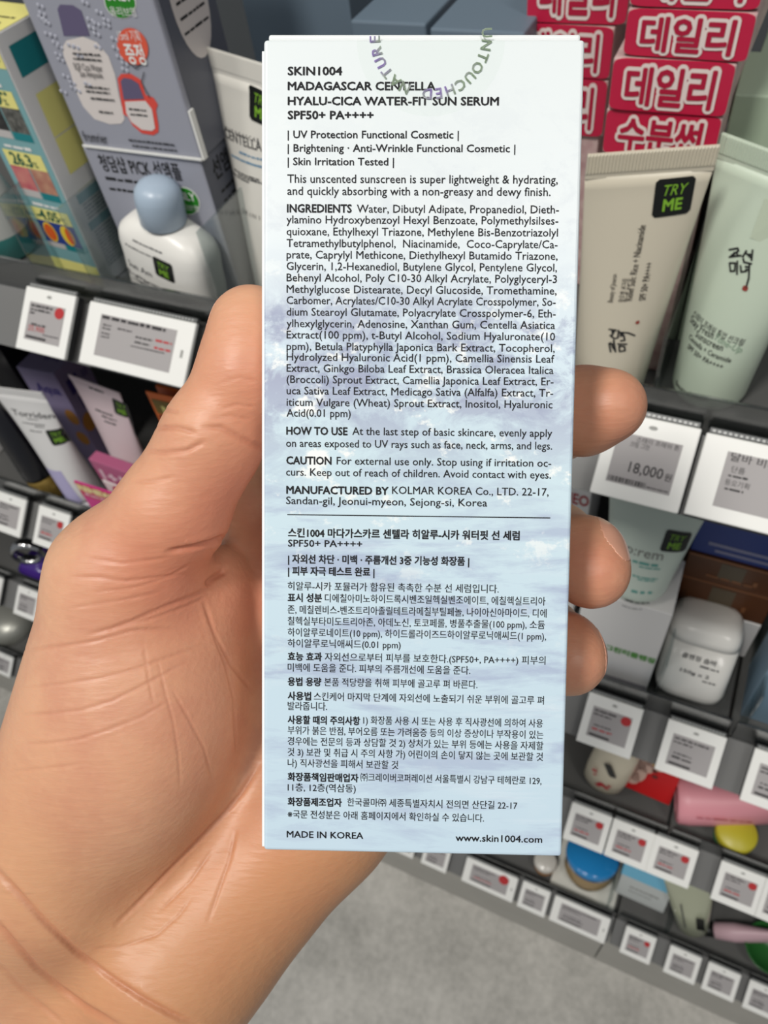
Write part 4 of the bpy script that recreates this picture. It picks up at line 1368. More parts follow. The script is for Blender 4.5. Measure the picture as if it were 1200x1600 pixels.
def art_mat():
    m = mat('ocean_print', (190, 214, 226), .34, spec=.4)
    nt = m.node_tree
    N, Lk = nt.nodes.new, nt.links.new
    b = nt.nodes['Principled BSDF']
    tc = N('ShaderNodeTexCoord')
    sp = N('ShaderNodeSeparateXYZ')
    Lk(tc.outputs['Object'], sp.inputs[0])
    mr = N('ShaderNodeMapRange')                         # 0 at the foot, 1 at the top
    mr.inputs['From Max'].default_value = BH
    Lk(sp.outputs['Z'], mr.inputs['Value'])
    base_r = N('ShaderNodeValToRGB')
    el = base_r.color_ramp.elements
    el[0].position, el[0].color = 0.0, lin((196, 217, 231))
    el[1].position, el[1].color = 1.0, lin((229, 236, 237))
    for pos, c in ((.30, (200, 221, 233)), (.50, (203, 224, 233)), (.64, (206, 223, 234)), (.74, (221, 231, 236)), (.80, (227, 234, 237))):
        e = el.new(pos)
        e.color = lin(c)
    Lk(mr.outputs['Result'], base_r.inputs['Fac'])

    def layer(prev, scale, rot, noise_scale, lo, hi, colr, mask, detail=7, rough=.62, dist=0.0):
        mp = N('ShaderNodeMapping')
        mp.inputs['Scale'].default_value = scale
        mp.inputs['Rotation'].default_value = (0, rot, 0)
        Lk(tc.outputs['Object'], mp.inputs['Vector'])
        n = N('ShaderNodeTexNoise')
        n.inputs['Scale'].default_value = noise_scale
        n.inputs['Detail'].default_value = detail
        n.inputs['Roughness'].default_value = rough
        n.inputs['Distortion'].default_value = dist
        Lk(mp.outputs[0], n.inputs['Vector'])
        r = N('ShaderNodeValToRGB')
        r.color_ramp.elements[0].position, r.color_ramp.elements[1].position = lo, hi
        r.color_ramp.elements[0].color, r.color_ramp.elements[1].color = (0, 0, 0, 1), (1, 1, 1, 1)
        Lk(n.outputs['Fac'], r.inputs['Fac'])
        k = N('ShaderNodeValToRGB')
        ke = k.color_ramp.elements
        ke[0].position, ke[0].color = 0, (mask[0][1],) * 3 + (1,)
        ke[1].position, ke[1].color = 1, (mask[-1][1],) * 3 + (1,)
        for pos, v in mask[1:-1]:
            e = ke.new(pos)
            e.color = (v, v, v, 1)
        Lk(mr.outputs['Result'], k.inputs['Fac'])
        mu = N('ShaderNodeMath')
        mu.operation = 'MULTIPLY'
        Lk(r.outputs['Color'], mu.inputs[0])
        Lk(k.outputs['Color'], mu.inputs[1])
        mx = N('ShaderNodeMix')
        mx.data_type = 'RGBA'
        Lk(mu.outputs[0], mx.inputs['Factor'])
        Lk(prev, mx.inputs['A'])
        mx.inputs['B'].default_value = lin(colr)
        return mx.outputs['Result']

    c = base_r.outputs['Color']
    c = layer(c, (1, 1, 1.5), -.25, 62, .45, .57, (158, 164, 190), ((0, 0), (.42, .0), (.52, .45), (.60, .9), (.66, .85), (.71, .25), (.76, 0), (1, 0)), 9, .66, .6)
    c = layer(c, (1, 1, 1.3), -.3, 120, .50, .60, (142, 150, 180), ((0, 0), (.52, .0), (.58, .6), (.67, .75), (.71, .15), (1, 0)), 9, .7, .4)
    c = layer(c, (.38, 1, 1.9), .34, 92, .48, .62, (168, 180, 206), ((0, .55), (.15, .7), (.35, .85), (.46, .6), (.56, .1), (1, 0)), 8, .64, .3)
    c = layer(c, (.22, 1, 3.0), .18, 70, .56, .72, (216, 228, 238), ((0, .9), (.25, .7), (.45, .35), (.55, .0), (1, 0)), 6, .6)
    c = layer(c, (.9, 1, 1.2), .3, 150, .565, .63, (244, 247, 245), ((0, .0), (.34, .15), (.44, .9), (.58, 1), (.68, .8), (.74, .3), (1, 0)), 8, .66)
    Lk(c, b.inputs['Base Color'])
    return m


ART = art_mat()
EDGE = mat('carton_edge_white', (236, 240, 240), .42)
bm = box_bm(-BW / 2, BW / 2, 0.0, BD, 0, BH, .0006, 3)
bd = from_bm('body', bm, [EDGE, ART], held)
for pl in bd.data.polygons:
    pl.use_smooth = False
    if pl.normal.y < -.6 or abs(pl.normal.x) > .9 and False:
        pl.material_index = 1
# the tuck flap above the front panel and the glued edge along the left side
box('tuck_flap', -BW / 2 + .0007, BW / 2 - .0006, .0006, BD - .001, BH, BH + .0011, EDGE, held, bev=.0004)
box('side_seam', -BW / 2 - .0004, -BW / 2 + .0001, .0006, .0016, .0004, BH - .0016, EDGE, held, bev=.0001)

INKB = mat('carton_ink', (20, 21, 25), .6, spec=.25)


class Lines(Print):
    def line(self, s, x0, y, x1, h, bold=0.0):
        a = face_uv(held, x0, y)
        mi = np.array(held.matrix_world.inverted())
        o = mi[:3, :3] @ CAM + mi[:3, 3]
        # right end: the same height on the panel, at the measured column
        lo, hi = a[0], BW / 2 + .002
        for _ in range(30):
            md = (lo + hi) / 2
            w = np.array(held.matrix_world)[:3, :3] @ np.array([md, 0, a[1]]) + np.array(held.matrix_world)[:3, 3]
            v = RC.T @ (w - CAM)
            if CX + FPX * v[0] / v[2] < x1:
                lo = md
            else:
                hi = md
        self.text(s, a[0], a[1], h * .1094e-3, width=lo - a[0], bold=bold)


SB, MB_, RG = .030, .018, .008
T1, T2, T3 = Lines(), Lines(), Lines()
for s, y, x1 in (('SKIN1004', 117.3, 534.7), ('MADAGASCAR CENTELLA', 140.7, 680.5), ('HYALU-CICA WATER-FIT SUN SERUM', 164, 779.4), ('SPF50+ PA++++', 186, 583.7)):
    T1.line(s, 449.5, y, x1, 17.0, SB)
for s, y, x1 in (('| UV Protection Functional Cosmetic |', 215.8, 716.7), ('| Brightening · Anti-Wrinkle Functional Cosmetic |', 237, 805), ('| Skin Irritation Tested |', 258, 615.5)):
    T1.line(s, 449.5, y, x1, 16.0, MB_)
for s, y, x1 in (('This unscented sunscreen is super lightweight & hydrating,', 285.6, 871.3), ('and quickly absorbing with a non-greasy and dewy finish.', 304.6, 860)):
    T2.line(s, 449, y, x1, 18.0, RG)
EN = 17.2
T2.line('INGREDIENTS', 448.3, 331.7, 549.6, EN, SB)
T2.line('Water, Dibutyl Adipate, Propanediol, Dieth-', 557.5, 332.2, 873, EN, RG)
for s, y, x1 in (('ylamino Hydroxybenzoyl Hexyl Benzoate, Polymethylsilses-', 349, 872), ('quioxane, Ethylhexyl Triazone, Methylene Bis-Benzotriazolyl', 367.5, 871.5),
                 ('Tetramethylbutylphenol,  Niacinamide,  Coco-Caprylate/Ca-', 385.8, 871), ('prate, Caprylyl Methicone, Diethylhexyl Butamido Triazone,', 403.7, 871),
                 ('Glycerin, 1,2-Hexanediol, Butylene Glycol, Pentylene Glycol,', 421.7, 870), ('Behenyl Alcohol, Poly C10-30 Alkyl Acrylate, Polyglyceryl-3', 439.6, 870),
                 ('Methylglucose Distearate, Decyl Glucoside, Tromethamine,', 457.5, 869.5), ('Carbomer, Acrylates/C10-30 Alkyl Acrylate Crosspolymer, So-', 475, 868),
                 ('dium Stearoyl Glutamate, Polyacrylate Crosspolymer-6, Eth-', 493, 868), ('ylhexylglycerin, Adenosine, Xanthan Gum, Centella Asiatica', 511, 867),
                 ('Extract(100 ppm), t-Butyl Alcohol, Sodium Hyaluronate(10', 528.7, 867), ('ppm), Betula Platyphylla Japonica Bark Extract, Tocopherol,', 546.7, 866.5),
                 ('Hydrolyzed Hyaluronic Acid(1 ppm), Camellia Sinensis Leaf', 563.3, 866), ('Extract, Ginkgo Biloba Leaf Extract, Brassica Oleracea Italica', 580.8, 864.6),
                 ('(Broccoli) Sprout Extract, Camellia Japonica Leaf Extract, Er-', 598.3, 864.6), ('uca Sativa Leaf Extract, Medicago Sativa (Alfalfa) Extract, Tr-', 616, 864),
                 ('iticum Vulgare (Wheat) Sprout Extract, Inositol, Hyaluronic', 634, 863), ('Acid(0.01 ppm)', 650.8, 548)):
    T2.line(s, 447.8, y, x1, EN, RG)
for b_, xb, s, x0, y, x1 in (('HOW TO USE', 543, 'At the last step of basic skincare, evenly apply', 550.4, 678.8, 862.5), ('CAUTION', 518, 'For external use only. Stop using if irritation oc-', 526, 725, 861),
                             ('MANUFACTURED BY', 607, 'KOLMAR KOREA Co., LTD. 22-17,', 612.5, 771, 857)):
    T2.line(b_, 447.3, y, xb, EN, SB)
    T2.line(s, x0, y + .6, x1, EN, RG)
for s, y, x1 in (('on areas exposed to UV rays such as face, neck, arms, and legs.', 698, 862.5), ('curs. Keep out of reach of children. Avoid contact with eyes.', 743, 860.5), ('Sandan-gil, Jeonui-myeon, Sejong-si, Korea', 787.5, 761)):
    T2.line(s, 447, y, x1, EN, RG)
a, b = face_uv(held, 449, 804), face_uv(held, 859.6, 810)
T3.rect(a[0], a[1] - .00009, b[0], a[1] + .00009)
KO = 15.2
T3.line('스킨1004 마다가스카르 센텔라 히알루-시카 워터핏 선 세럼', 450, 838, 811.7, 16, SB)
T3.line('SPF50+ PA++++', 450, 853.7, 565.8, 15.5, MB_)
T3.line('| 자외선 차단 · 미백 · 주름개선 3중 기능성 화장품 |', 450, 878.7, 733, 15.5, SB)
T3.line('| 피부 자극 테스트 완료 |', 450, 897.5, 585, 15.5, SB)
for s, y, x1 in (('히알루-시카 포뮬러가 함유된 촉촉한 수분 선 세럼입니다.', 920.8, 779), ('존, 메칠렌비스-벤조트리아졸릴테트라메칠부틸페놀, 나이아신아마이드, 디에', 957.5, 853.7),
                 ('칠헥실부타미도트리아존, 아데노신, 토코페롤, 병풀추출물(100 ppm), 소듐', 975.4, 851), ('하이알루로네이트(10 ppm), 하이드롤라이즈드하이알루로닉애씨드(1 ppm),', 993, 853),
                 ('하이알루로닉애씨드(0.01 ppm)', 1010, 626), ('미백에 도움을 준다. 피부의 주름개선에 도움을 준다.', 1048, 734.6), ('발라줍니다.', 1108, 511),
                 ('부위가 붉은 반점, 부어오름 또는 가려움증 등의 이상 증상이나 부작용이 있는', 1146, 848.7), ('경우에는 전문의 등과 상담할 것 2) 상처가 있는 부위 등에는 사용을 자제할', 1163, 848.7),
                 ('것 3) 보관 및 취급 시 주의 사항 가) 어린이의 손이 닿지 않는 곳에 보관할 것', 1180, 848), ('나) 직사광선을 피해서 보관할 것', 1197, 622), ('11층, 12층(역삼동)', 1235, 555.8),
                 ('※국문 전성분은 아래 홈페이지에서 확인하실 수 있습니다.', 1277, 756)):
    T3.line(s, 449.5, y, x1, KO, RG)
for b_, xb, s, x0, y, x1 in (('표시 성분', 503, '디에칠아미노하이드록시벤조일헥실벤조에이트, 에칠헥실트리아', 507.5, 939, 852), ('효능 효과', 503, '자외선으로부터 피부를 보호한다.(SPF50+, PA++++) 피부의', 507.5, 1030.8, 852),
                             ('용법 용량', 502, '본품 적당량을 취해 피부에 골고루 펴 바른다.', 506.7, 1070, 745.8), ('사용법', 486, '스킨케어 마지막 단계에 자외선에 노출되기 쉬운 부위에 골고루 펴', 490.4, 1092.5, 849.6),
                             ('사용할 때의 주의사항', 562.5, '1) 화장품 사용 시 또는 사용 후 직사광선에 의하여 사용', 567.5, 1129.6, 848),
                             ('화장품책임판매업자', 560, '㈜크레이버코퍼레이션 서울특별시 강남구 테헤란로 129,', 563, 1218.7, 845.8), ('화장품제조업자', 534, '한국콜마㈜ 세종특별자치시 전의면 산단길 22-17', 542.5, 1257.5, 808)):
    T3.line(b_, 449.5, y, xb, KO, SB)
    T3.line(s, x0, y + .8, x1, KO, RG)
T3.line('MADE IN KOREA', 448, 1308, 567.5, 15.5, MB_)
T3.line('www.skin1004.com', 711.7, 1313.7, 847, 16, MB_)
T1.build('title_lettering', INKB, held, -.00006)
T2.build('english_lettering', INKB, held, -.00006)
T3.build('korean_lettering', INKB, held, -.00006)

# clear seal sticker folded over the top edge, with iridescent lettering
sx, sz = face_uv(held, 673, 62)
rs = .0122
pts = [(sx + rs * math.cos(math.pi + math.pi * i / 40), BH - .0002 + min(0, rs * math.sin(math.pi + math.pi * i / 40))) for i in range(41)]
p = Print(); p.poly(pts)
seal = p.build('seal_sticker', clear_mat('seal_film', (253, 254, 253), .012, .3), held, -.00010)
p = Print(); p.poly([(sx + rs * math.cos(math.pi * i / 40), .0010 + rs * math.sin(math.pi * i / 40)) for i in range(41)])
p.build('seal_top', clear_mat('seal_film', (253, 254, 253), .012, .3), seal, BH + .0012, 'top')
IRI = mat('seal_iridescent', (120, 140, 130), .3, metal=.2)
nt = IRI.node_tree
tc = nt.nodes.new('ShaderNodeTexCoord')
nz = nt.nodes.new('ShaderNodeTexNoise'); nz.inputs['Scale'].default_value = 150; nz.inputs['Detail'].default_value = 1
rp = nt.nodes.new('ShaderNodeValToRGB')
for pos, c in ((.42, (164, 184, 158)), (.5, (190, 198, 194)), (.6, (172, 152, 212))):
    e = rp.color_ramp.elements.new(pos); e.color = lin(c)
rp.color_ramp.elements.remove(rp.color_ramp.elements[0])
nt.links.new(tc.outputs['Object'], nz.inputs['Vector']); nt.links.new(nz.outputs['Fac'], rp.inputs['Fac']); nt.links.new(rp.outputs['Color'], nt.nodes['Principled BSDF'].inputs['Base Color'])
p = Print()
word = 'UNTOUCHED NATURE'
for i, ch in enumerate(word):
    if ch == ' ':
        continue
    ang = math.radians(3 - i * 12.0)
    rb = .0084
    u, v = sx + rb * math.cos(ang), BH + .0004 + rb * math.sin(ang)
    q = Print(); q.text(ch, 0, 0, .0024, align='c', bold=.02)
    c, s_ = math.cos(ang - math.pi / 2), math.sin(ang - math.pi / 2)
    q.v = [(u + a * c - b * s_, v + a * s_ + b * c) for a, b in q.v]
    p.add(q.v, q.f)
p.build('seal_lettering', IRI, seal, -.00016)

# ------------------------------------------------------------------ the hand holding the carton
# Joints are written as (column, row, distance from the camera, radius): measured on the photograph, placed at their real distance.
def J(px, py, d, r):
    return np.array([(px - CX) / FPX * d, (py - CY) / FPX * d, d, r])


HS = 0.00072                                             # cell size of the implicit surface
LO = np.array([-0.118, -0.050, 0.118])
HI = np.array([0.062, 0.150, 0.226])
NX, NY, NZ = [int((HI[i] - LO[i]) / HS) + 1 for i in range(3)]
GX = (LO[0] + HS * np.arange(NX)).astype(np.float32)
GY = (LO[1] + HS * np.arange(NY)).astype(np.float32)
GZ = (LO[2] + HS * np.arange(NZ)).astype(np.float32)


def sub(lo, hi):
    a = [max(0, int((lo[i] - LO[i]) / HS)) for i in range(3)]
    b = [min((NX, NY, NZ)[i], int((hi[i] - LO[i]) / HS) + 2) for i in range(3)]
    return tuple(slice(a[i], max(a[i] + 1, b[i])) for i in range(3))


def cone_into(F, A, B, k):
    """round cone between two joints, blended smoothly (width k) into the field F"""
    pad = max(A[3], B[3]) + k + .004
    lo, hi = np.minimum(A[:3], B[:3]) - pad, np.maximum(A[:3], B[:3]) + pad
    s = sub(lo, hi)
    X, Y, Z = GX[s[0]][:, None, None], GY[s[1]][None, :, None], GZ[s[2]][None, None, :]
    d = B[:3] - A[:3]
    l2 = float(d @ d)
    t = ((X - A[0]) * np.float32(d[0]) + (Y - A[1]) * np.float32(d[1]) + (Z - A[2]) * np.float32(d[2])) / np.float32(l2)
    t = np.clip(t, 0, 1)
    D = np.sqrt((X - A[0] - t * np.float32(d[0])) ** 2 + (Y - A[1] - t * np.float32(d[1])) ** 2 + (Z - A[2] - t * np.float32(d[2])) ** 2) - (np.float32(A[3]) + t * np.float32(B[3] - A[3]))
    blend(F, s, D, k)


def blend(F, s, D, k):
    f = F[s]
    h = np.clip(.5 + .5 * (f - D) / k, 0, 1)
    F[s] = f * (1 - h) + D * h - k * h * (1 - h)


def ball_into(F, c, ax, rad, k):
    """ellipsoid: centre c, rows of ax its axes, radii rad"""
    R_ = max(rad) + k + .004
    s = sub(c - R_, c + R_)
    X, Y, Z = GX[s[0]][:, None, None] - np.float32(c[0]), GY[s[1]][None, :, None] - np.float32(c[1]), GZ[s[2]][None, None, :] - np.float32(c[2])
    q1 = q2 = 0
    for a, r in zip(ax, rad):
        p = X * np.float32(a[0]) + Y * np.float32(a[1]) + Z * np.float32(a[2])
        q1 = q1 + (p / np.float32(r)) ** 2
        q2 = q2 + (p / np.float32(r * r)) ** 2
    n1 = np.sqrt(q1)
    D = n1 * (n1 - 1) / (np.sqrt(q2) + 1e-9)
    blend(F, s, D.astype(np.float32), k)


def chain(F, pts, k):
    for a, b in zip(pts[:-1], pts[1:]):
        cone_into(F, a, b, k)


BIG = np.float32(.03)
palm = np.full((NX, NY, NZ), BIG, np.float32)
WR = [J(20, 1400, .182, .0150), J(90, 1480, .186, .0150), J(180, 1545, .186, .0150), J(245, 1600, .183, .0140)]
MC = {'index': J(455, 830, .189, .0105), 'middle': J(580, 880, .191, .0105), 'ring': J(650, 965, .190, .0100), 'little': J(672, 1075, .187, .0095)}
for w, (n, m_) in zip(WR, MC.items()):
    cone_into(palm, w, m_, .010)
for a, b in (('index', 'middle'), ('middle', 'ring'), ('ring', 'little')):
    cone_into(palm, MC[a], MC[b], .006)
cone_into(palm, J(245, 1600, .183, .0150), J(270, 1500, .1800, .0190), .008)              # heel and little-finger side
cone_into(palm, J(275, 1490, .1795, .0195), J(500, 1250, .1860, .0170), .010)
cone_into(palm, J(500, 1250, .1860, .0170), MC['little'], .010)
# forearm
cone_into(palm, J(20, 1400, .184, .0185), J(-160, 1640, .196, .0200), .010)
cone_into(palm, J(90, 1480, .187, .0170), J(-90, 1720, .200, .0190), .010)
cone_into(palm, J(180, 1545, .187, .0175), J(0, 1790, .198, .0190), .010)
cone_into(palm, J(235, 1590, .184, .0165), J(60, 1840, .196, .0190), .010)
# thumb metacarpal and the ball of the thumb
cone_into(palm, J(110, 1340, .178, .0230), J(192, 905, .162, .0145), .008)


def frame(axis, up):
    a = np.array(axis, float); a /= np.linalg.norm(a)
    u = np.array(up, float); u -= a * (u @ a); u /= np.linalg.norm(u)
    return np.stack([a, u, np.cross(a, u)])


ball_into(palm, J(232, 1115, .1700, 0)[:3], frame((.12, -1, -.06), (0, 0, 1)), (.0345, .0225, .0205), .008)
ball_into(palm, J(300, 960, .1730, 0)[:3], frame((.55, -.8, .1), (0, 0, 1)), (.0170, .0130, .0115), .007)
ball_into(palm, J(440, 925, .1835, 0)[:3], frame((.3, -1, 0), (0, 0, 1)), (.0160, .0100, .0090), .005)       # pad at the root of the index finger


cone_into(palm, J(392, 765, .1850, .0110), J(455, 830, .1890, .0115), .006)                 # web between thumb and index finger


thumb = np.full((NX, NY, NZ), BIG, np.float32)
chain(thumb, [J(192, 905, .162, .0145), J(272, 795, .1535, .0106), J(338, 672, .1485, .0090)], .004)
chain(thumb, [J(338, 672, .1485, .0090), J(380, 585, .1470, .0084), J(390, 508, .1465, .0074)], .003)
ball_into(thumb, J(394, 560, .1455, 0)[:3], frame((.10, -1, 0), (0, 0, 1)), (.0125, .0080, .0086), .003)
ball_into(thumb, J(326, 700, .1500, 0)[:3], frame((.45, -.9, 0), (0, 0, 1)), (.0125, .0085, .0092), .004)
h = np.clip(.5 + .5 * (palm - thumb) / .006, 0, 1)
hand = palm * (1 - h) + thumb * h - .006 * h * (1 - h)
del palm, thumb
FING = {
    'index': [MC['index'], J(720, 715, .189, .0092), J(872, 660, .1800, .0086), J(912, 642, .1600, .0090), J(952, 634, .1555, .0075)],
    'middle': [MC['middle'], J(765, 845, .189, .0093), J(868, 842, .1790, .0083), J(912, 872, .1600, .0084), J(924, 892, .1560, .0078)],
    'ring': [MC['ring'], J(770, 975, .188, .0088), J(852, 990, .1770, .0078), J(880, 1018, .1590, .0078), J(890, 1030, .1560, .0073)],
    'little': [MC['little'], J(760, 1090, .185, .0076), J(812, 1115, .1815, .0068), J(836, 1130, .1790, .0060)],
}
for n, pts in FING.items():
    G = np.full((NX, NY, NZ), BIG, np.float32)
    chain(G, pts, .0030)
    k = np.float32(.0016)                                 # short blend: fingers stay apart
    h = np.clip(.5 + .5 * (hand - G) / k, 0, 1)
    hand = hand * (1 - h) + G * h - k * h * (1 - h)
del G, h
# the flesh gives way where it presses on the carton
X, Y, Z = np.meshgrid(GX, GY, GZ, indexing='ij', sparse=True)
M3 = (RC.T @ BR)                                          # carton axes in camera axes
o3 = RC.T @ (BT - CAM)
ux = (X - o3[0]) * M3[0, 0] + (Y - o3[1]) * M3[1, 0] + (Z - o3[2]) * M3[2, 0]
uy = (X - o3[0]) * M3[0, 1] + (Y - o3[1]) * M3[1, 1] + (Z - o3[2]) * M3[2, 1]
uz = (X - o3[0]) * M3[0, 2] + (Y - o3[1]) * M3[1, 2] + (Z - o3[2]) * M3[2, 2]
bx = np.maximum(np.maximum(np.abs(ux) - (BW / 2 + .0007), np.abs(uy - BD / 2) - (BD / 2 + .0006)), np.abs(uz) - (BH / 2 + .0016)).astype(np.float32)
hand = np.maximum(hand, -bx)
del bx, ux, uy, uz


def surface_nets(F, lo, h):
    ins = F < 0
    a = ins[:-1, :-1, :-1]
    cnt = np.zeros(a.shape, np.uint8)
    for dx in (0, 1):
        for dy in (0, 1):
            for dz in (0, 1):
                cnt += ins[dx:dx + a.shape[0], dy:dy + a.shape[1], dz:dz + a.shape[2]]
    act = np.nonzero((cnt > 0) & (cnt < 8))
    idx = np.full(a.shape, -1, np.int32)
    idx[act] = np.arange(len(act[0]))
    acc = np.zeros((len(act[0]), 3))
    num = np.zeros(len(act[0]))
    cs = [(i, j, k) for i in (0, 1) for j in (0, 1) for k in (0, 1)]
    val = {c: F[act[0] + c[0], act[1] + c[1], act[2] + c[2]] for c in cs}
    for p in cs:
        for ax in range(3):
            if p[ax] == 0:
                q = tuple(1 if i == ax else p[i] for i in range(3))
                f0, f1 = val[p], val[q]
                m_ = (f0 < 0) != (f1 < 0)
                t = f0[m_] / (f0[m_] - f1[m_])
                pt = np.tile(np.array(p, float), (m_.sum(), 1))
                pt[:, ax] += t
                acc[m_] += pt
                num[m_] += 1
    V = (np.stack(act, 1) + acc / num[:, None]) * h + lo
    Q = []
    for ax in range(3):
        s0 = [slice(1, -1)] * 3
        s1 = [slice(1, -1)] * 3
        s0[ax], s1[ax] = slice(0, -1), slice(1, None)
        A, B = ins[tuple(s0)], ins[tuple(s1)]
        e = np.stack(np.nonzero(A != B), 1)
        fl = A[tuple(e.T)]
        off = np.ones(3, int); off[ax] = 0
        e = e + off
        u, v = [(1, 2), (2, 0), (0, 1)][ax]
        def cell(du, dv):
            c = e.copy()
            c[:, u] -= du
            c[:, v] -= dv
            return idx[c[:, 0], c[:, 1], c[:, 2]]
        q = np.stack([cell(1, 1), cell(0, 1), cell(0, 0), cell(1, 0)], 1)
        q[~fl] = q[~fl][:, ::-1]
        Q.append(q[(q >= 0).all(1)])
    return V, np.concatenate(Q)


HV, HF = surface_nets(hand, LO, HS)
del hand


def smooth_mesh(V, Q, n, lam=.5):
    e = np.concatenate([Q[:, [0, 1]], Q[:, [1, 2]], Q[:, [2, 3]], Q[:, [3, 0]]])
    for _ in range(n):
        S, c = np.zeros_like(V), np.zeros(len(V))
        for a, b in ((0, 1), (1, 0)):
            for k in range(3):
                S[:, k] += np.bincount(e[:, a], V[e[:, b], k], len(V))
            c += np.bincount(e[:, a], minlength=len(V))
        V = V + lam * (S / c[:, None] - V)
    return V


HV = smooth_mesh(HV, HF, 5)
tmp = raw('hand_base', HV, HF, None)
tmp.modifiers.new('s', 'SUBSURF').levels = 1
dg = bpy.context.evaluated_depsgraph_get()
me = bpy.data.meshes.new_from_object(tmp.evaluated_get(dg))
bpy.data.objects.remove(tmp)
NVT = len(me.vertices)
V = np.empty(NVT * 3); me.vertices.foreach_get('co', V); V = V.reshape(-1, 3)
N = np.empty(NVT * 3); me.vertices.foreach_get('normal', N); N = N.reshape(-1, 3)
if (N[:, 2] * (V[:, 2] - .17)).mean() < 0:
    me.flip_normals(); N = -N
# creases of the palm: carved as grooves into the surface
PX = CX + FPX * V[:, 0] / V[:, 2]
PY = CY + FPX * V[:, 1] / V[:, 2]
view = V / np.linalg.norm(V, axis=1)[:, None]
facing = -(N * view).sum(1)
ci, cj = np.clip((PX + 400) / 4, 0, 499).astype(int), np.clip((PY + 100) / 4, 0, 599).astype(int)
zb = np.full((500, 600), 9.)
np.minimum.at(zb, (ci, cj), V[:, 2])
seen = (facing > -.15) & (V[:, 2] < zb[ci, cj] + .0035)
CREASE = [  # points, half width in mm, depth in mm
    ([(262, 862), (300, 856), (330, 848), (352, 838)], .8, 1.0), ([(322, 915), (338, 900), (352, 892)], 1.0, 1.2),
    ([(110, 901), (155, 902), (198, 908), (240, 903), (290, 897)], .55, .30), ([(40, 1015), (95, 1010), (147, 1002), (205, 985), (279, 982)], .55, .32),
    ([(139, 991), (175, 982), (205, 971), (257, 949), (300, 932), (335, 914)], .7, .45), ([(190, 978), (240, 966), (290, 948), (325, 930)], .5, .3),
    ([(37, 1075), (100, 1068), (161, 1059), (215, 1044), (257, 1029), (323, 1005)], .45, .26), ([(37, 1117), (80, 1115), (125, 1110), (175, 1095), (220, 1073), (293, 1033)], .5, .30),
    ([(37, 1163), (80, 1161), (121, 1156), (170, 1140), (220, 1121), (264, 1095)], .45, .22), ([(18, 1205), (70, 1201), (125, 1194)], .45, .15),
    ([(150, 925), (210, 918), (262, 902), (300, 880)], .45, .2), ([(130, 870), (190, 880), (260, 872)], .5, .16), ([(110, 950), (150, 944), (200, 936), (250, 925)], .4, .16),
    ([(246, 1029), (258, 1080), (271, 1128), (279, 1180), (282, 1231)], .4, .18), ([(270, 1080), (296, 1125), (319, 1169), (332, 1222)], .4, .20),
    ([(330, 985), (352, 1037), (365, 1090), (370, 1183)], .5, .22), ([(318, 940), (335, 990), (362, 1040), (395, 1080)], .6, .3), ([(225, 1010), (232, 1060), (240, 1100)], .35, .12),
    ([(404, 1196), (378, 1238), (352, 1270), (318, 1306), (280, 1345), (235, 1392), (181, 1445)], .8, .55), ([(368, 1300), (358, 1345), (347, 1376), (325, 1440)], .6, .28), ([(330, 1330), (299, 1376), (250, 1424)], .5, .25),
    ([(139, 1483), (190, 1479), (245, 1461), (280, 1430), (299, 1403)], .5, .22),
    ([(-20, 1345), (30, 1398), (69, 1440), (120, 1488), (176, 1530), (225, 1562), (267, 1584), (305, 1600)], 1.0, .8), ([(-20, 1425), (20, 1472), (59, 1515), (95, 1545), (133, 1573), (190, 1606)], 1.0, .7),
    ([(-10, 1500), (40, 1550), (100, 1600)], .8, .3),
    ([(318, 668), (345, 668), (368, 680), (395, 694), (415, 700)], .8, .40), ([(330, 655), (358, 650), (390, 655)], .5, .18), ([(345, 640), (370, 632), (398, 636)], .45, .14), ([(340, 600), (375, 590), (405, 596)], .45, .10),
    ([(245, 668), (275, 668), (305, 676)], .7, .5), ([(232, 704), (258, 708), (292, 704), (320, 690)], .6, .42), ([(208, 752), (238, 752), (270, 746)], .5, .25), ([(258, 640), (280, 645)], .5, .3),
    ([(330, 1010), (300, 1018)], .3, .1),
]
disp = np.zeros(NVT)
red = np.zeros(NVT)
for pts, hw_, dp in CREASE:
    hw_, dp = max(.30, hw_ * .68), dp * .75
    P_ = np.array(pts, float)
    lo_, hi_ = P_.min(0) - 30, P_.max(0) + 30
    c = np.nonzero(seen & (PX > lo_[0]) & (PX < hi_[0]) & (PY > lo_[1]) & (PY < hi_[1]))[0]
    if not len(c):
        continue
    best = np.full(len(c), 1e9)
    tpos = np.zeros(len(c))
    L = len(P_) - 1
    for i, (a, b) in enumerate(zip(P_[:-1], P_[1:])):
        d = b - a
        t = np.clip(((PX[c] - a[0]) * d[0] + (PY[c] - a[1]) * d[1]) / (d @ d), 0, 1)
        ds = np.hypot(PX[c] - a[0] - t * d[0], PY[c] - a[1] - t * d[1])
        m_ = ds < best
        best[m_] = ds[m_]
        tpos[m_] = (i + t[m_]) / L
    mm = best * V[c, 2] / FPX * 1000
    fade = np.clip(np.minimum(tpos, 1 - tpos) * 6 + .25, 0, 1)
    g = np.exp(-(mm / hw_) ** 2) * fade
    ridge = np.exp(-((mm - hw_ * 2.2) / (hw_ * 1.2)) ** 2) * fade * .22
    disp[c] = np.minimum(disp[c], 0) + np.where(-dp * (g - ridge) < disp[c], -dp * (g - ridge) - np.minimum(disp[c], 0), ridge * dp)
    red[c] = np.maximum(red[c], np.exp(-(mm / (hw_ * 1.3)) ** 2) * fade * min(1, dp * 2.2))
V = V + N * (disp / 1000)[:, None]


# skin colour zones: redder pads, knuckle folds and finger tips
def zone(px, py, d, r):
    q = J(px, py, d, 0)[:3]
    return np.exp(-(((V - q) ** 2).sum(1)) / (r * r))


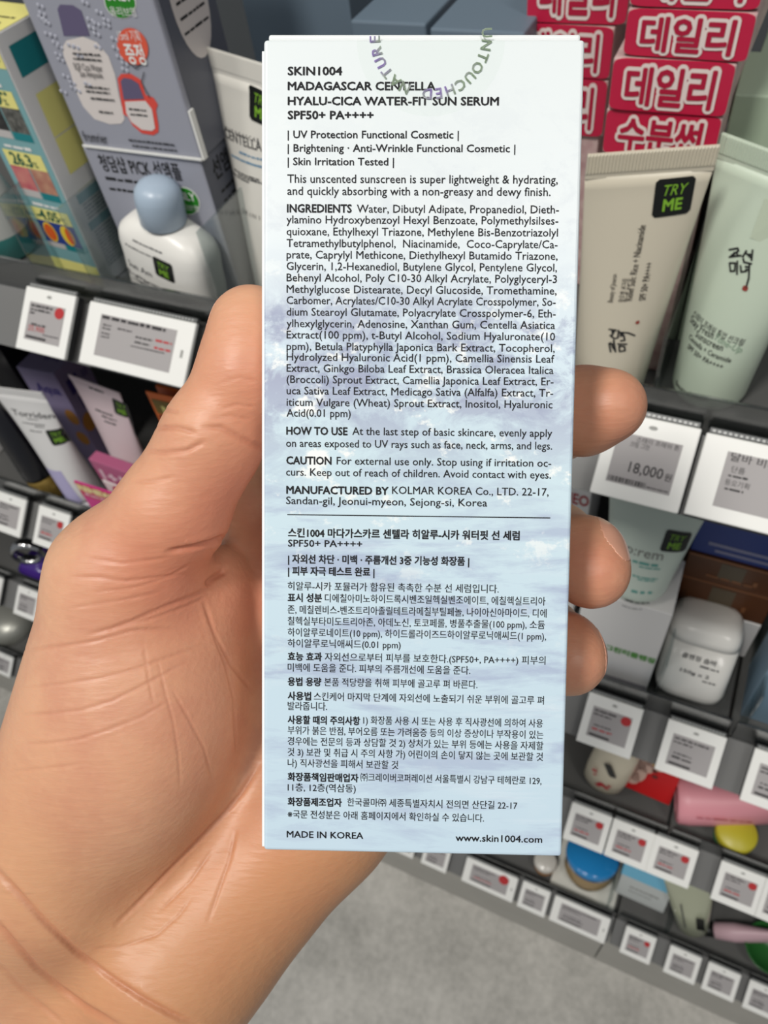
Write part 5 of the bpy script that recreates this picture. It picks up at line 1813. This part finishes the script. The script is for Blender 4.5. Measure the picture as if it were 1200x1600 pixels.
flush = .9 * zone(405, 580, .146, .013) + .7 * zone(385, 730, .15, .014) + .55 * zone(300, 850, .150, .016) + .5 * zone(225, 930, .148, .016) \
    + .8 * zone(440, 930, .175, .020) + .7 * zone(925, 640, .154, .013) + .8 * zone(915, 890, .154, .011) + .7 * zone(895, 1030, .155, .010) \
    + .35 * zone(300, 1180, .148, .018) + .45 * zone(380, 1330, .165, .018) + .25 * zone(90, 1180, .155, .02)
flush = np.clip(flush, 0, 1)
VW = V @ RC.T + CAM
me.vertices.foreach_set('co', VW.ravel())
at_ = me.attributes.new('flush', 'FLOAT', 'POINT')
at_.data.foreach_set('value', flush.astype(np.float32))
tan_and_shade = np.clip(.9 * zone(150, 1560, .168, .030) + .9 * zone(400, 1480, .168, .024) + .8 * zone(540, 1380, .170, .022) + .5 * zone(30, 1330, .160, .022), 0, 1)  # browner wrist skin, plus the shade below the carton painted on the palm heel
at_ = me.attributes.new('tan', 'FLOAT', 'POINT')
at_.data.foreach_set('value', tan_and_shade.astype(np.float32))
at_ = me.attributes.new('crease', 'FLOAT', 'POINT')
at_.data.foreach_set('value', red.astype(np.float32))
me.update()


def skin_mat():
    m = mat('skin', (226, 176, 140), .44, spec=.42)
    nt = m.node_tree
    Nn, Lk = nt.nodes.new, nt.links.new
    b = nt.nodes['Principled BSDF']
    b.inputs['Subsurface Weight'].default_value = .18
    b.inputs['Subsurface Radius'].default_value = (1.0, .35, .18)
    b.inputs['Subsurface Scale'].default_value = .0022
    tc = Nn('ShaderNodeTexCoord')
    n1 = Nn('ShaderNodeTexNoise'); n1.inputs['Scale'].default_value = 75; n1.inputs['Detail'].default_value = 4
    n2 = Nn('ShaderNodeTexNoise'); n2.inputs['Scale'].default_value = 380; n2.inputs['Detail'].default_value = 5
    Lk(tc.outputs['Object'], n1.inputs['Vector']); Lk(tc.outputs['Object'], n2.inputs['Vector'])
    def mixc(fac, a, bcol):
        x = Nn('ShaderNodeMix'); x.data_type = 'RGBA'
        Lk(fac, x.inputs['Factor'])
        if isinstance(a, tuple):
            x.inputs['A'].default_value = a
        else:
            Lk(a, x.inputs['A'])
        x.inputs['B'].default_value = bcol
        return x.outputs['Result']
    r1 = Nn('ShaderNodeMapRange'); r1.inputs['From Min'].default_value = .42; r1.inputs['From Max'].default_value = .66; r1.inputs['To Max'].default_value = .55
    Lk(n1.outputs['Fac'], r1.inputs['Value'])
    c = mixc(r1.outputs['Result'], lin((217, 170, 136)), lin((197, 141, 117)))
    r2 = Nn('ShaderNodeMapRange'); r2.inputs['From Min'].default_value = .5; r2.inputs['From Max'].default_value = .7; r2.inputs['To Max'].default_value = .22
    Lk(n2.outputs['Fac'], r2.inputs['Value'])
    c = mixc(r2.outputs['Result'], c, lin((228, 184, 150)))
    fa = Nn('ShaderNodeAttribute'); fa.attribute_name = 'flush'
    mf = Nn('ShaderNodeMath'); mf.operation = 'MULTIPLY'; mf.inputs[1].default_value = .75
    Lk(fa.outputs['Fac'], mf.inputs[0])
    c = mixc(mf.outputs[0], c, lin((208, 122, 94)))
    ft = Nn('ShaderNodeAttribute'); ft.attribute_name = 'tan'
    mt = Nn('ShaderNodeMath'); mt.operation = 'MULTIPLY'; mt.inputs[1].default_value = .7
    Lk(ft.outputs['Fac'], mt.inputs[0])
    c = mixc(mt.outputs[0], c, lin((192, 134, 90)))
    fc = Nn('ShaderNodeAttribute'); fc.attribute_name = 'crease'
    mc = Nn('ShaderNodeMath'); mc.operation = 'MULTIPLY'; mc.inputs[1].default_value = .36
    Lk(fc.outputs['Fac'], mc.inputs[0])
    c = mixc(mc.outputs[0], c, lin((172, 96, 72)))
    Lk(c, b.inputs['Base Color'])
    wv = Nn('ShaderNodeTexNoise'); wv.inputs['Scale'].default_value = 1500; wv.inputs['Detail'].default_value = 3
    m0 = Nn('ShaderNodeMapping'); m0.inputs['Rotation'].default_value = (0, 0, -.35)
    mp = Nn('ShaderNodeMapping'); mp.inputs['Scale'].default_value = (.22, 1.0, 1.15)
    Lk(tc.outputs['Object'], m0.inputs['Vector']); Lk(m0.outputs[0], mp.inputs['Vector']); Lk(mp.outputs[0], wv.inputs['Vector'])
    vo = Nn('ShaderNodeTexVoronoi'); vo.inputs['Scale'].default_value = 700
    Lk(mp.outputs[0], vo.inputs['Vector'])
    ad = Nn('ShaderNodeMath'); ad.operation = 'ADD'
    Lk(wv.outputs['Fac'], ad.inputs[0]); Lk(vo.outputs['Distance'], ad.inputs[1])
    bp = Nn('ShaderNodeBump'); bp.inputs['Strength'].default_value = .30; bp.inputs['Distance'].default_value = .0002
    Lk(ad.outputs[0], bp.inputs['Height']); Lk(bp.outputs['Normal'], b.inputs['Normal'])
    return m


hnd = link('person', me, None, skin_mat(), True)
tag_props(hnd, 'bare left hand of a person, palm to the viewer, gripping the printed carton', 'person')

# fingernails: the nail plates lie on the far side of the tips
NAILM = mat('nail', (222, 166, 140), .28, coat=.2)
NQ = np.array([tuple(p.vertices) for p in me.polygons])
fc_ = V[NQ].mean(1)
fn_ = N[NQ].mean(1)


def nail(tip, prev, dors, back, hl, hw_):
    a = tip[:3] - prev[:3]; a /= np.linalg.norm(a)
    n = np.array(dors, float); n -= a * (n @ a); n /= np.linalg.norm(n)
    c = np.cross(a, n)
    ctr = tip[:3] - a * back + n * tip[3]
    q = fc_ - ctr
    u, w, hgt = q @ a, q @ c, q @ n
    m_ = (((u / hl) ** 2 + (w / hw_) ** 2) < 1) | ((np.abs(u + hl * .3) < hl * .55) & (np.abs(w) < hw_ * .88))
    m_ &= (np.abs(hgt) < .006) & ((fn_ @ n) > .12)
    Q_ = NQ[m_]
    if not len(Q_):
        return
    ids, inv = np.unique(Q_, return_inverse=True)
    vv = VW[ids] + (N[ids] @ RC.T) * .00008
    o = raw('fingernail', vv, inv.reshape(-1, 4), NAILM, hnd, True)
    sm = o.modifiers.new('thickness', 'SOLIDIFY'); sm.thickness = .0002; sm.offset = -1


th = [J(380, 585, .1470, .0084), J(390, 508, .1465, .0074)]
nail(th[1], th[0], (-.80, 0, .55), .0005, .0075, .0060)
nail(FING['index'][4], J(872, 650, .166, .008), (.40, -.30, 1.3), .001, .0062, .0055)
nail(FING['middle'][4], J(868, 842, .170, .008), (.30, -.95, .55), .001, .0060, .0043)
nail(FING['ring'][4], J(846, 985, .168, .008), (.42, -.40, 1.2), .001, .0060, .0050)

# ------------------------------------------------------------------ rest every product on its shelf deck, behind the acrylic lip
bpy.context.view_layer.update()
for o in list(SC.objects):
    if o.parent is not None or 'category' not in o.keys() or o['category'] in ('price tag', 'shelf', 'divider', 'person', 'sign') or o is held:
        continue
    pts = []
    for c in [o] + list(o.children_recursive):
        if c.type == 'MESH':
            n = len(c.data.vertices)
            a = np.empty(n * 3); c.data.vertices.foreach_get('co', a)
            mw = np.array(c.matrix_world)
            pts.append(a.reshape(-1, 3) @ mw[:3, :3].T + mw[:3, 3])
    pts = np.concatenate(pts)
    zmin, ymin = pts[:, 2].min(), pts[:, 1].min()
    deck = max([z for z in DECK if z < zmin + .03], default=None)
    if deck is None:
        continue
    gap = zmin - deck
    if gap < .006 or (o.name.startswith('soap_carton') or o.name.startswith('cream_carton') and deck < .5) and gap < .04 or o.name.startswith(('soap_tub', 'cream_jar', 'cream_tube', 'cleanser')) and gap < .03:
        if not (o.name == 'cream_jar.001' or o.name.startswith('cream_jar') and 'blue lid' in o['label']):
            o.location.z += deck + .0003 - zmin
        else:
            o.location.z += deck + .0065 - zmin
    if ymin < LIPY + .0005:
        o.location.y += LIPY + .0005 - ymin
